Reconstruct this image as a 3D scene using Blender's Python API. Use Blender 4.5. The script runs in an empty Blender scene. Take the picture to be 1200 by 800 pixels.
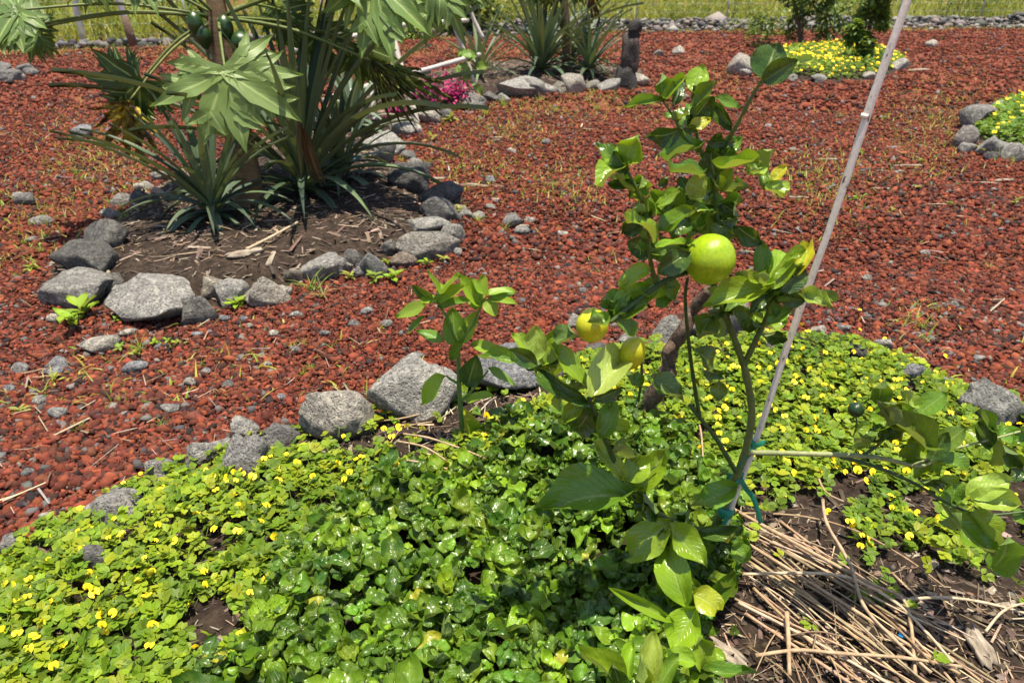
import bpy, math, random
import numpy as np
from mathutils import Vector, Matrix

random.seed(7); RNG = np.random.default_rng(11)
R = math.radians
scene = bpy.context.scene
COL = scene.collection

# ------------------------------------------------------------------ camera
CAM_H, PITCH, FPX = 1.45, 28.0, 800.0           # 24 mm lens: 800 px on the 1200 px wide photograph
cam = bpy.data.objects.new('camera', bpy.data.cameras.new('camera')); COL.objects.link(cam)
cam.location = (0, 0, CAM_H); cam.rotation_euler = (R(90 - PITCH), 0, 0)
cam.data.lens = 24; cam.data.sensor_width = 36; cam.data.clip_start = .05; cam.data.clip_end = 500
cam.data.dof.use_dof = True; cam.data.dof.focus_distance = 1.75; cam.data.dof.aperture_fstop = 5.6
scene.camera = cam
# ------------------------------------------------------------------ sky and sun
SUN = Vector((.05, -.04, .97)).normalized()
SUN_EL = math.asin(SUN.z); SUN_AZ = math.atan2(SUN.x, SUN.y)
w = bpy.data.worlds.new('World'); scene.world = w; w.use_nodes = True
wn = w.node_tree.nodes; wl = w.node_tree.links
sk = wn.new('ShaderNodeTexSky'); sk.sky_type = 'NISHITA'; sk.sun_disc = False
sk.sun_elevation = SUN_EL; sk.sun_rotation = SUN_AZ; sk.altitude = 50; sk.dust_density = 1.5
wn['Background'].inputs[1].default_value = .11
wl.new(sk.outputs[0], wn['Background'].inputs[0])
sd = bpy.data.lights.new('sun', 'SUN'); sd.energy = 5.0; sd.angle = R(.5); sd.color = (1, .915, .76)
so = bpy.data.objects.new('sun', sd); COL.objects.link(so); so.location = (2, 6, 20)
so.rotation_euler = SUN.to_track_quat('Z', 'Y').to_euler()
scene.view_settings.view_transform = 'Standard'; scene.view_settings.look = 'None'
scene.view_settings.exposure = 0.92; scene.view_settings.gamma = 1
scene.render.engine = 'CYCLES'
scene.cycles.max_bounces = 6; scene.cycles.transmission_bounces = 4; scene.cycles.diffuse_bounces = 3
scene.cycles.use_denoising = True

# ------------------------------------------------------------------ picture point -> place in the world
CP, SP = math.cos(R(PITCH)), math.sin(R(PITCH))
FW, UP = Vector((0, CP, -SP)), Vector((0, SP, CP))
def ray(px, py): return FW + Vector((1, 0, 0)) * ((px - 600) / FPX) + UP * ((400 - py) / FPX)
def at(px, py, Y):                      # the point of that line of sight standing Y metres ahead
    d = ray(px, py); return Vector((0, 0, CAM_H)) + d * (Y / d.y)
def project(P):
    P = np.asarray(P, float); x, y, z = P[..., 0], P[..., 1], P[..., 2] - CAM_H
    t = y * CP - z * SP; u = y * SP + z * CP; t = np.maximum(t, 1e-3)
    return 600 + FPX * x / t, 400 - FPX * u / t, t
def dep(p): return p.y * CP - (p.z - CAM_H) * SP
def flat(px, py, z=0.0):
    d = ray(px, py); t = (z - CAM_H) / d.z; q = Vector((0, 0, CAM_H)) + d * t; return (q.x, q.y)

# ------------------------------------------------------------------ beds and terrain height
def poly(pts, tail=()): return np.array([flat(*p) for p in pts] + list(tail))
BEDS = {
 'main': (poly([(-150, 725), (0, 668), (60, 628), (130, 600), (200, 562), (280, 533), (345, 517), (395, 503), (480, 474), (590, 455), (680, 420),
                (770, 404), (860, 392), (930, 388), (1000, 388), (1060, 428), (1130, 458), (1200, 476), (1350, 530)], [(2.3, .2), (-2.3, .2)]), .09, .30),
 'papaya': (poly([(45, 345), (120, 362), (180, 372), (240, 362), (320, 345), (400, 322), (455, 310), (515, 292), (525, 258), (500, 225), (450, 180),
                  (470, 155), (510, 132), (560, 118), (620, 110), (690, 102), (760, 96), (755, 82), (640, 76), (560, 78), (440, 100), (330, 150), (170, 225), (115, 262), (60, 300)]), .10, .35),
 'patch': (poly([(862, 82), (905, 94), (985, 97), (1045, 88), (1070, 77), (1050, 66), (990, 60), (930, 62), (880, 68)]), .12, .5),
 'side': (poly([(1120, 160), (1150, 172), (1190, 185), (1260, 190), (1330, 150), (1260, 112), (1180, 118), (1135, 138)]), .10, .4),
}
def indist(poly_, x, y):
    """signed distance: positive inside"""
    x = np.asarray(x, float); y = np.asarray(y, float)
    d = np.full(x.shape, 1e9); ins = np.zeros(x.shape, bool); n = len(poly_)
    for i in range(n):
        ax, ay = poly_[i]; bx, by = poly_[(i + 1) % n]
        ex, ey = bx - ax, by - ay
        tt = np.clip(((x - ax) * ex + (y - ay) * ey) / (ex * ex + ey * ey + 1e-12), 0, 1)
        d = np.minimum(d, np.hypot(x - ax - tt * ex, y - ay - tt * ey))
        c = (ay > y) != (by > y)
        ins ^= c & (x < ex * (y - ay) / (ey if abs(ey) > 1e-12 else 1e-12) + ax)
    return np.where(ins, d, -d)
def g0(x, y):
    return .012 * np.sin(1.7 * x + .6 * y) + .010 * np.sin(2.9 * y - 1.1 * x + 1) + .008 * np.sin(4.3 * x + 3.7 * y)
def bedh(x, y):
    h = np.zeros(np.shape(x))
    for pl, hh, fo in BEDS.values():
        s = np.clip(indist(pl, x, y) / fo, 0, 1); h = h + hh * s * s * (3 - 2 * s)
    return h
def H(x, y): return g0(np.asarray(x, float), np.asarray(y, float)) + bedh(x, y)
def inbed(x, y, m=0.0):
    k = np.zeros(np.shape(x), bool)
    for pl, hh, fo in BEDS.values(): k |= indist(pl, x, y) > m
    return k
def G(px, py, dz=0.0):                  # picture point on the ground
    z = 0.0
    for _ in range(6):
        x, y = flat(px, py, z); z = float(H(np.array([x]), np.array([y]))[0])
    return Vector((x, y, z + dz))

# ------------------------------------------------------------------ materials
def mat(name):
    m = bpy.data.materials.new(name); m.use_nodes = True
    nt = m.node_tree; return m, nt.nodes, nt.links, nt.nodes['Principled BSDF']
def ramp(n, l, src, stops):
    r = n.new('ShaderNodeValToRGB'); e = r.color_ramp.elements
    while len(e) < len(stops): e.new(.5)
    for k, (p, c) in enumerate(stops): e[k].position = p; e[k].color = (*c, 1)
    l.new(src, r.inputs[0]); return r.outputs[0]
def noise(n, l, scale, detail=4, rough=.55, vec=None):
    t = n.new('ShaderNodeTexNoise'); t.inputs['Scale'].default_value = scale; t.inputs['Detail'].default_value = detail; t.inputs['Roughness'].default_value = rough
    if vec is not None: l.new(vec, t.inputs['Vector'])
    return t.outputs['Fac']
def coords(n, kind='Object'): return n.new('ShaderNodeTexCoord').outputs[kind]
def mixc(n, l, fac, a, b, mode='MIX'):
    m = n.new('ShaderNodeMix'); m.data_type = 'RGBA'; m.blend_type = mode
    for s, v in ((m.inputs[0], fac), (m.inputs[6], a), (m.inputs[7], b)):
        if hasattr(v, 'links') or hasattr(v, 'is_linked'): l.new(v, s)
        elif isinstance(v, tuple): s.default_value = (*v, 1)
        else: s.default_value = v
    return m.outputs[2]
def math_(n, l, op, a, b=None, c=None):
    m = n.new('ShaderNodeMath'); m.operation = op
    for k, v in enumerate((a, b, c)):
        if v is None: continue
        if hasattr(v, 'is_linked'): l.new(v, m.inputs[k])
        else: m.inputs[k].default_value = v
    return m.outputs[0]
def bump(n, l, b, h, strength=.4, dist=.01):
    x = n.new('ShaderNodeBump'); x.inputs['Strength'].default_value = strength; x.inputs['Distance'].default_value = dist
    l.new(h, x.inputs['Height']); l.new(x.outputs[0], b.inputs['Normal'])
def tint(n, l, how):                     # colour carried by the object or by the mesh's own colour attribute
    if how == 'obj': return n.new('ShaderNodeObjectInfo').outputs['Color']
    a = n.new('ShaderNodeAttribute'); a.attribute_name = 'Col'; return a.outputs['Color']

def leaf_material(name, how, rough=.33, trans=.3, vein=.5, pucker=0.0, side=9.0, spec=.5, midw=22.0):
    m, n, l, b = mat(name)
    c = tint(n, l, how)
    uv = n.new('ShaderNodeUVMap').outputs[0]
    s = n.new('ShaderNodeSeparateXYZ'); l.new(uv, s.inputs[0])
    ax = math_(n, l, 'ABSOLUTE', math_(n, l, 'SUBTRACT', s.outputs[0], .5))
    mid = math_(n, l, 'SMOOTH_MIN', math_(n, l, 'MULTIPLY', ax, midw), 1.0, .2)     # 0 on the midrib
    ph = math_(n, l, 'SUBTRACT', s.outputs[1], math_(n, l, 'MULTIPLY', ax, .75))
    wv = math_(n, l, 'ABSOLUTE', math_(n, l, 'SINE', math_(n, l, 'MULTIPLY', ph, side * math.pi)))
    sv = math_(n, l, 'SMOOTH_MIN', math_(n, l, 'MULTIPLY', wv, 3.5), 1.0, .3)
    obj = coords(n)
    oi = n.new('ShaderNodeObjectInfo').outputs['Random']
    mp = n.new('ShaderNodeCombineXYZ'); l.new(math_(n, l, 'MULTIPLY', oi, 40.0), mp.inputs[0])
    va = n.new('ShaderNodeVectorMath'); va.operation = 'ADD'; l.new(obj, va.inputs[0]); l.new(mp.outputs[0], va.inputs[1])
    nz = noise(n, l, 2.2 if how == 'obj' else 45, 3, .6, va.outputs[0])
    c1 = mixc(n, l, math_(n, l, 'MULTIPLY', math_(n, l, 'SUBTRACT', nz, .42), 1.6), c, (.26, .36, .03))
    c1 = mixc(n, l, .45, c, c1)
    c2 = mixc(n, l, math_(n, l, 'MULTIPLY', math_(n, l, 'SUBTRACT', 1.0, mid), vein), c1, (.36, .46, .16))
    c2 = mixc(n, l, math_(n, l, 'MULTIPLY', math_(n, l, 'SUBTRACT', 1.0, sv), vein * .35), c2, (.28, .36, .10))
    geo = n.new('ShaderNodeNewGeometry')
    back = mixc(n, l, .35, c2, (.26, .34, .13))
    c3 = mixc(n, l, geo.outputs['Backfacing'], c2, back)
    l.new(c3, b.inputs['Base Color'])
    rr = math_(n, l, 'ADD', math_(n, l, 'MULTIPLY', geo.outputs['Backfacing'], .25), math_(n, l, 'ADD', math_(n, l, 'MULTIPLY', nz, .15), rough - .07))
    l.new(rr, b.inputs['Roughness']); b.inputs['Specular IOR Level'].default_value = spec
    hh = math_(n, l, 'ADD', math_(n, l, 'MULTIPLY', sv, .6), mid)
    if pucker: hh = math_(n, l, 'ADD', hh, math_(n, l, 'MULTIPLY', noise(n, l, 7, 1, .4, va.outputs[0]), pucker))
    bump(n, l, b, hh, .55, .0022)
    tr = n.new('ShaderNodeBsdfTranslucent'); l.new(mixc(n, l, .5, c3, mixc(n, l, 1.0, c3, (2.1, 1.7, .4), 'MULTIPLY')), tr.inputs[0])
    ms = n.new('ShaderNodeMixShader'); ms.inputs[0].default_value = trans
    l.new(b.outputs[0], ms.inputs[1]); l.new(tr.outputs[0], ms.inputs[2])
    l.new(ms.outputs[0], n['Material Output'].inputs[0]); return m

def plain(name, stops, scale=20, rough=.8, bs=.5, bd=.004, detail=6, stretch=None, how=None, spec=.3):
    m, n, l, b = mat(name); v = coords(n)
    if stretch:
        mp = n.new('ShaderNodeMapping'); mp.inputs['Scale'].default_value = stretch; l.new(v, mp.inputs[0]); v = mp.outputs[0]
    nz = noise(n, l, scale, detail, .65, v)
    c = ramp(n, l, nz, stops)
    if how: c = mixc(n, l, 1.0, c, tint(n, l, how), 'MULTIPLY')
    l.new(c, b.inputs['Base Color']); b.inputs['Roughness'].default_value = rough; b.inputs['Specular IOR Level'].default_value = spec
    bump(n, l, b, noise(n, l, scale * 2.5, detail, .7, v), bs, bd); return m

M = {}
M['leaf'] = leaf_material('citrus_leaf', 'obj', .27, .26, .55, 1.6, 9, .6)
M['papaya'] = leaf_material('papaya_leaf', 'obj', .45, .3, 1.0, .8, 7, .4, 11.0)
M['soft'] = leaf_material('soft_leaf', 'obj', .45, .3, .5, .6)
M['green'] = leaf_material('quilted_leaf', 'obj', .32, .24, .3, 3.5, 7)
M['green_m'] = leaf_material('quilted_leaf_mass', 'mesh', .32, .24, .3, 3.0, 7)
M['cover_m'] = leaf_material('cover_leaf_mass', 'mesh', .5, .34, .12, 0, 6, .35)
M['cover'] = leaf_material('cover_leaf', 'obj', .5, .34, .12, 0, 6, .35)
M['grass'] = leaf_material('grass_blade', 'mesh', .6, .3, .15, 0, 0, .3)
M['strap'] = leaf_material('strap_leaf', 'obj', .5, .08, .0, 0, 0, .3)
M['far_leaf'] = leaf_material('far_leaf', 'mesh', .45, .3, .1)

def withered_material():
    m, n, l, b = mat('withered_leaf'); v = coords(n); c = tint(n, l, 'obj')
    r_ = ramp(n, l, noise(n, l, 3.2, 5, .6, v), [(.38, (.10, .07, .04)), (.47, (.6, .5, .4)), (.56, (1.3, 1.2, 1)), (.70, (.35, .6, .5))])
    l.new(mixc(n, l, 1.0, c, r_, 'MULTIPLY'), b.inputs['Base Color']); b.inputs['Roughness'].default_value = .6
    bump(n, l, b, noise(n, l, 14, 4, .6, v), .6, .01); return m
M['withered'] = withered_material()
def rock_material():
    m, n, l, b = mat('basalt_rock'); v = coords(n)
    oi = n.new('ShaderNodeObjectInfo').outputs['Random']; mp = n.new('ShaderNodeCombineXYZ'); l.new(math_(n, l, 'MULTIPLY', oi, 70.0), mp.inputs[0])
    va = n.new('ShaderNodeVectorMath'); va.operation = 'ADD'; l.new(v, va.inputs[0]); l.new(mp.outputs[0], va.inputs[1]); v = va.outputs[0]
    big = noise(n, l, 9, 6, .65, v); fine = noise(n, l, 70, 7, .75, v)
    vor = n.new('ShaderNodeTexVoronoi'); vor.inputs['Scale'].default_value = 85; l.new(v, vor.inputs['Vector'])
    pit = math_(n, l, 'SMOOTH_MIN', math_(n, l, 'MULTIPLY', vor.outputs['Distance'], 2.6), 1.0, .2)
    c = ramp(n, l, big, [(.25, (.20, .195, .185)), (.5, (.33, .32, .30)), (.75, (.46, .44, .40))])
    c = mixc(n, l, ramp(n, l, fine, [(.40, (0, 0, 0)), (.62, (.8, .8, .8))]), c, (.075, .072, .068))
    c = mixc(n, l, math_(n, l, 'MULTIPLY', math_(n, l, 'SUBTRACT', 1.0, pit), .55), c, (.03, .03, .03))
    lich = ramp(n, l, noise(n, l, 30, 4, .7, v), [(.52, (0, 0, 0)), (.60, (1, 1, 1))])
    c = mixc(n, l, math_(n, l, 'MULTIPLY', lich, .5), c, (.54, .52, .46))
    c = mixc(n, l, 1.0, c, tint(n, l, 'obj'), 'MULTIPLY')
    l.new(c, b.inputs['Base Color']); b.inputs['Roughness'].default_value = .88; b.inputs['Specular IOR Level'].default_value = .25
    hh = math_(n, l, 'ADD', math_(n, l, 'MULTIPLY', pit, .5), math_(n, l, 'ADD', math_(n, l, 'MULTIPLY', fine, 1.3), math_(n, l, 'MULTIPLY', noise(n, l, 22, 5, .6, v), 1.6)))
    bump(n, l, b, hh, 1.0, .022); return m
M['rock'] = rock_material()
def gravel_material():
    m, n, l, b = mat('scoria_stone'); v = coords(n)
    c = tint(n, l, 'mesh'); f = noise(n, l, 150, 4, .7, v)
    c = mixc(n, l, math_(n, l, 'MULTIPLY', f, .75), c, mixc(n, l, 1.0, c, (.38, .33, .33), 'MULTIPLY'))
    l.new(c, b.inputs['Base Color']); b.inputs['Roughness'].default_value = .9; b.inputs['Specular IOR Level'].default_value = .2
    bump(n, l, b, noise(n, l, 260, 4, .7, v), .9, .006); return m
M['gravel'] = gravel_material()
def ground_material():
    m, n, l, b = mat('red_scoria_ground'); v = coords(n)
    def cells(scale):
        vor = n.new('ShaderNodeTexVoronoi'); vor.inputs['Scale'].default_value = scale; l.new(v, vor.inputs['Vector'])
        s = n.new('ShaderNodeSeparateXYZ'); l.new(vor.outputs['Color'], s.inputs[0]); return vor.outputs['Distance'], s.outputs[0]
    d, r = cells(32)
    c = ramp(n, l, r, [(0, (.055, .024, .016)), (.35, (.15, .042, .024)), (.75, (.24, .062, .032)), (.94, (.32, .10, .055)), (1, (.22, .18, .16))])
    big = noise(n, l, .55, 5, .6, v)
    c = mixc(n, l, ramp(n, l, big, [(.45, (0, 0, 0)), (.75, (.5, .5, .5))]), c, (.23, .085, .045))
    patch = ramp(n, l, noise(n, l, 1.1, 6, .7, v), [(.60, (0, 0, 0)), (.72, (.5, .5, .5))])
    c = mixc(n, l, patch, c, (.22, .16, .07))
    l.new(c, b.inputs['Base Color']); b.inputs['Roughness'].default_value = .95; b.inputs['Specular IOR Level'].default_value = .1
    bump(n, l, b, math_(n, l, 'ADD', math_(n, l, 'MULTIPLY', d, -1.5), noise(n, l, 60, 4, .7, v)), .9, .02); return m
M['ground'] = ground_material()
M['soil'] = plain('dark_soil', [(.3, (.018, .013, .010)), (.5, (.045, .032, .024)), (.68, (.085, .06, .044)), (.8, (.16, .12, .09))], 28, .95, 1, .02, 8, None, None, .1)
M['straw'] = plain('dry_straw', [(.3, (.6, .55, .5)), (.6, (1, 1, 1))], 60, .75, .3, .002, 4, None, 'mesh')
M['stalk'] = plain('dry_stalk', [(.3, (.55, .5, .45)), (.6, (1, 1, 1))], 55, .65, .4, .002, 5, None, 'obj')
M['bark'] = plain('grey_brown_bark', [(.32, (.035, .022, .015)), (.5, (.13, .085, .058)), (.72, (.24, .17, .125))], 42, .92, 1.0, .012, 8)
M['stem'] = plain('green_stem', [(.3, (.55, .6, .5)), (.7, (1, 1, 1))], 70, .5, .3, .001, 4, None, 'obj')
M['papaya_trunk'] = plain('papaya_trunk', [(.3, (.10, .06, .035)), (.6, (.24, .16, .09)), (.8, (.30, .22, .14))], 14, .85, .6, .006, 6, (1, 1, 6))
M['stake'] = plain('weathered_stake', [(.34, (.09, .08, .065)), (.38, (.66, .60, .50)), (.75, (.84, .78, .67))], 120, .7, .35, .002, 5, (1, 1, .35))
M['pole'] = plain('pale_pole', [(.3, (.33, .29, .24)), (.7, (.62, .57, .48))], 25, .75, .4, .003, 5, (1, 1, .3))
M['white_pole'] = plain('white_pole', [(.3, (.34, .32, .29)), (.7, (.52, .50, .46))], 25, .6, .3, .002, 4)
M['tape'] = plain('green_tape', [(.3, (.008, .13, .08)), (.7, (.015, .22, .13))], 40, .35, .3, .002)
M['petal'] = plain('yellow_petal', [(.3, (.80, .48, .010)), (.5, (.92, .66, .015)), (.7, (.95, .76, .03))], 3, .55, .2, .001)
M['magenta'] = plain('magenta_petal', [(.3, (.26, .006, .075)), (.7, (.48, .018, .15))], 60, .6, .2, .001)
M['blue'] = plain('blue_plastic', [(.3, (.01, .18, .45)), (.7, (.02, .25, .6))], 40, .4, .1, .001)
M['wire'] = plain('galvanised_wire', [(.3, (.28, .28, .28)), (.7, (.42, .42, .42))], 40, .5, .1, .001)
M['wood'] = plain('bleached_wood', [(.3, (.12, .09, .065)), (.55, (.29, .24, .18)), (.75, (.46, .40, .33))], 18, .85, .7, .004, 7, (1, 5, 1))
def fruit_material(name, a, b_, pores=120):
    m, n, l, b = mat(name); v = coords(n)
    c = ramp(n, l, noise(n, l, 9, 3, .5, v), [(.35, a), (.65, b_)])
    sc = ramp(n, l, noise(n, l, 32, 5, .75, v), [(.66, (0, 0, 0)), (.70, (.5, .5, .5))])
    c = mixc(n, l, sc, c, (a[0] * .55, a[1] * .45, a[2]))
    l.new(c, b.inputs['Base Color']); b.inputs['Roughness'].default_value = .31
    b.inputs['Subsurface Weight'].default_value = .08; b.inputs['Subsurface Radius'].default_value = (.01, .008, .002)
    vor = n.new('ShaderNodeTexVoronoi'); vor.inputs['Scale'].default_value = pores * 4; l.new(v, vor.inputs['Vector'])
    bump(n, l, b, vor.outputs['Distance'], .16, .0015); return m
M['lemon'] = fruit_material('lemon_rind', (.20, .335, .006), (.30, .40, .008))
M['lemon_y'] = fruit_material('yellow_rind', (.38, .42, .010), (.54, .50, .014))
M['lime'] = fruit_material('green_rind', (.008, .025, .006), (.012, .04, .008))
M['papaya_fruit'] = fruit_material('papaya_rind', (.012, .036, .007), (.024, .062, .010), 20)

# ------------------------------------------------------------------ mesh helpers
def raw_mesh(name, V, F, col=None, uv=None, smooth=False):
    """V (n,3); F (m,k) uniform faces; col (n,4) per point; uv (n,2) per point"""
    V = np.asarray(V, np.float32); F = np.asarray(F, np.int32); k = F.shape[1]
    me = bpy.data.meshes.new(name); me.vertices.add(len(V)); me.vertices.foreach_set('co', V.ravel())
    me.loops.add(F.size); me.loops.foreach_set('vertex_index', F.ravel())
    me.polygons.add(len(F)); me.polygons.foreach_set('loop_start', np.arange(0, F.size, k, dtype=np.int32))
    me.polygons.foreach_set('loop_total', np.full(len(F), k, np.int32))
    if smooth: me.polygons.foreach_set('use_smooth', np.ones(len(F), bool))
    if col is not None:
        a = me.color_attributes.new('Col', 'FLOAT_COLOR', 'POINT'); a.data.foreach_set('color', np.asarray(col, np.float32).ravel())
    if uv is not None:
        u = me.uv_layers.new(name='UVMap'); u.data.foreach_set('uv', np.asarray(uv, np.float32)[F.ravel()].ravel())
    me.update(calc_edges=True); me.validate(); return me
def link(name, me, m=None, parent=None, color=None):
    o = bpy.data.objects.new(name, me); COL.objects.link(o)
    if m is not None and not me.materials: me.materials.append(m)
    if parent is not None: o.parent = parent
    if color is not None: o.color = (*color[:3], 1)
    return o
def tag(o, label=None, cat=None, group=None, kind=None):
    if label: o['label'] = label
    if cat: o['category'] = cat
    if group: o['group'] = group
    if kind: o['kind'] = kind
    return o
def empty(name, loc):
    o = bpy.data.objects.new(name, None); COL.objects.link(o); o.location = loc; o.empty_display_size = .05; return o

class MB:
    """collects pieces of one mesh (quads kept as two triangles)"""
    def __init__(s): s.V = []; s.F = []; s.U = []; s.C = []; s.n = 0
    def add(s, V, F, uv=None, col=(1, 1, 1)):
        V = np.asarray(V, float); s.V.append(V)
        T = []
        for f in F:
            for i in range(1, len(f) - 1): T.append((f[0], f[i], f[i + 1]))
        s.F.append(np.array(T) + s.n); s.n += len(V)
        s.U.append(np.zeros((len(V), 2)) + .25 if uv is None else np.asarray(uv, float))
        s.C.append(np.tile(np.array([*col[:3], 1.0]), (len(V), 1)))
    def tube(s, pts, rad, sides=7, cap=True, col=(1, 1, 1)):
        V, F = tube_data(pts, rad, sides, cap); s.add(V, F, None, col)
    def mesh(s, name, origin=(0, 0, 0), smooth=True):
        V = np.concatenate(s.V) - np.array(origin); return raw_mesh(name, V, np.concatenate(s.F), np.concatenate(s.C), np.concatenate(s.U), smooth)
    def build(s, name, m, parent=None, color=None, smooth=True, origin=None):
        og = tuple(parent.location) if parent is not None else (origin if origin is not None else tuple(np.concatenate(s.V).mean(0)))
        o = link(name, s.mesh(name, og, smooth), m, parent, color)
        if parent is None: o.location = og
        return o
def tube_data(pts, rad, sides=7, cap=True):
    P = [Vector(p) for p in pts]; n = len(P)
    if not hasattr(rad, '__len__'): rad = [rad] * n
    V = []; F = []; ref = None
    for i, p in enumerate(P):
        t = (P[min(i + 1, n - 1)] - P[max(i - 1, 0)]).normalized()
        if ref is None: ref = t.orthogonal()
        x = (ref - t * ref.dot(t)).normalized(); ref = x; y = t.cross(x)
        for k in range(sides):
            a = 2 * math.pi * k / sides; V.append(tuple(p + (x * math.cos(a) + y * math.sin(a)) * rad[i]))
    for i in range(n - 1):
        for k in range(sides):
            k2 = (k + 1) % sides; F.append((i * sides + k, i * sides + k2, (i + 1) * sides + k2, (i + 1) * sides + k))
    if cap: F.append(tuple(range(sides - 1, -1, -1))); F.append(tuple((n - 1) * sides + k for k in range(sides)))
    return V, F
def curve(pts, n=6):
    """Catmull-Rom through the points"""
    P = [Vector(p) for p in pts]; out = []
    for i in range(len(P) - 1):
        a = P[max(i - 1, 0)]; b = P[i]; c = P[i + 1]; d = P[min(i + 2, len(P) - 1)]
        for k in range(n):
            t = k / n
            out.append(.5 * ((2 * b) + (c - a) * t + (2 * a - 5 * b + 4 * c - d) * t * t + (3 * b - a - 3 * c + d) * t ** 3))
    out.append(P[-1]); return out
def lerp_list(a, b, n): return [a + (b - a) * i / (n - 1) for i in range(n)]

# strips: leaves with base at the origin, running along +Y to 1, normal +Z, x in -.5...5
def strip(nl, nw, wfn, zfn, bend=0.0, xcurl=0.0):
    V = []; UV = []; F = []
    y = z = 0.0; prev = 0.0
    for i in range(nl + 1):
        s = i / nl; ang = -bend * s
        if i: y += math.cos((ang + prev) / 2) / nl; z += math.sin((ang + prev) / 2) / nl
        prev = ang; wd = wfn(s)
        for j in range(nw + 1):
            u = j / nw * 2 - 1
            x = u * wd * .5 * (1 - xcurl * .3 * u * u)
            V.append((x, y - math.sin(ang) * zfn(s, u), z + math.cos(ang) * zfn(s, u))); UV.append((.5 + u * .5, s))
    for i in range(nl):
        for j in range(nw):
            a = i * (nw + 1) + j; F.append((a, a + 1, a + nw + 2, a + nw + 1))
    return np.array(V), F, np.array(UV)
def strip_mesh(name, *a, **k):
    V, F, UV = strip(*a, **k); mb = MB(); mb.add(V, F, UV); return mb.mesh(name)
def ovate(peak=.45, tip=1.0):
    def f(s):
        q = s ** (math.log(.5) / math.log(peak)); return max(.012, math.sin(math.pi * min(max(q, 0), 1)) ** .75 * (1 - .12 * tip * s))
    return f
def frame(base, tip, nrm):
    y = (tip - base); L = y.length; y = y / L
    z = nrm - y * nrm.dot(y)
    if z.length < 1e-4: z = y.orthogonal()
    z.normalize(); x = y.cross(z); return x, y, z, L
def place(o, base, tip, nrm, width, parent, thick=None):
    x, y, z, L = frame(base, tip, nrm); t = thick or (width + L) * .5
    pl = parent.location if parent is not None else Vector((0, 0, 0))
    o.matrix_basis = Matrix.Translation(base - pl) @ Matrix((( x.x * width, y.x * L, z.x * t, 0), (x.y * width, y.y * L, z.y * t, 0), (x.z * width, y.z * L, z.z * t, 0), (0, 0, 0, 1)))
TOC = lambda p: (Vector((0, 0, CAM_H)) - p).normalized()
def jit(a): return Vector((random.uniform(-a, a), random.uniform(-a, a), random.uniform(-a, a)))
def vary(c, a=.18):
    k = 1 + random.uniform(-a, a); return tuple(max(0.0, v * k * (1 + random.uniform(-a, a) * .4)) for v in c)

# ------------------------------------------------------------------ mass scattering with numpy
def rot_zxz(az, tilt, spin):
    """rotate by spin about Z, tilt about X, then az about Z"""
    n = len(az)
    def rz(a):
        m = np.zeros((n, 3, 3)); m[:, 0, 0] = np.cos(a); m[:, 0, 1] = -np.sin(a); m[:, 1, 0] = np.sin(a); m[:, 1, 1] = np.cos(a); m[:, 2, 2] = 1; return m
    m = np.zeros((n, 3, 3)); m[:, 0, 0] = 1; m[:, 1, 1] = np.cos(tilt); m[:, 1, 2] = -np.sin(tilt); m[:, 2, 1] = np.sin(tilt); m[:, 2, 2] = np.cos(tilt)
    return rz(az) @ m @ rz(spin)
def scatter(templates, P, Rm, S, col):
    """templates: list of (V, F(tri), UV); P (n,3), Rm (n,3,3), S (n,3), col (n,3) -> arrays"""
    n = len(P); which = RNG.integers(0, len(templates), n); Vs = []; Fs = []; Us = []; Cs = []; off = 0
    for k, (tv, tf, tu) in enumerate(templates):
        ix = np.nonzero(which == k)[0]
        if not len(ix): continue
        q = np.einsum('nij,nvj->nvi', Rm[ix], tv[None] * S[ix][:, None, :]) + P[ix][:, None, :]
        nv = len(tv); Vs.append(q.reshape(-1, 3)); Fs.append((tf[None] + (np.arange(len(ix)) * nv)[:, None, None]).reshape(-1, 3) + off); off += nv * len(ix)
        Us.append(np.tile(tu, (len(ix), 1))); c = np.ones((len(ix), nv, 4)); c[:, :, :3] = col[ix][:, None, :]; Cs.append(c.reshape(-1, 4))
    return np.concatenate(Vs), np.concatenate(Fs), np.concatenate(Us), np.concatenate(Cs)
def tri(F): return np.array([t for f in F for t in [(f[0], f[i], f[i + 1]) for i in range(1, len(f) - 1)]])
def mass(name, templates, P, Rm, S, col, m, smooth=True, parent=None):
    V, F, U, C = scatter(templates, P, Rm, S, col)
    return link(name, raw_mesh(name, V, F, C, U, smooth), m, parent)
def pick(cols, n, a=.2):
    c = np.array(cols, float)[RNG.integers(0, len(cols), n)]; return c * (1 + RNG.uniform(-a, a, (n, 1))) * (1 + RNG.uniform(-a * .35, a * .35, (n, 3)))

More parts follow.
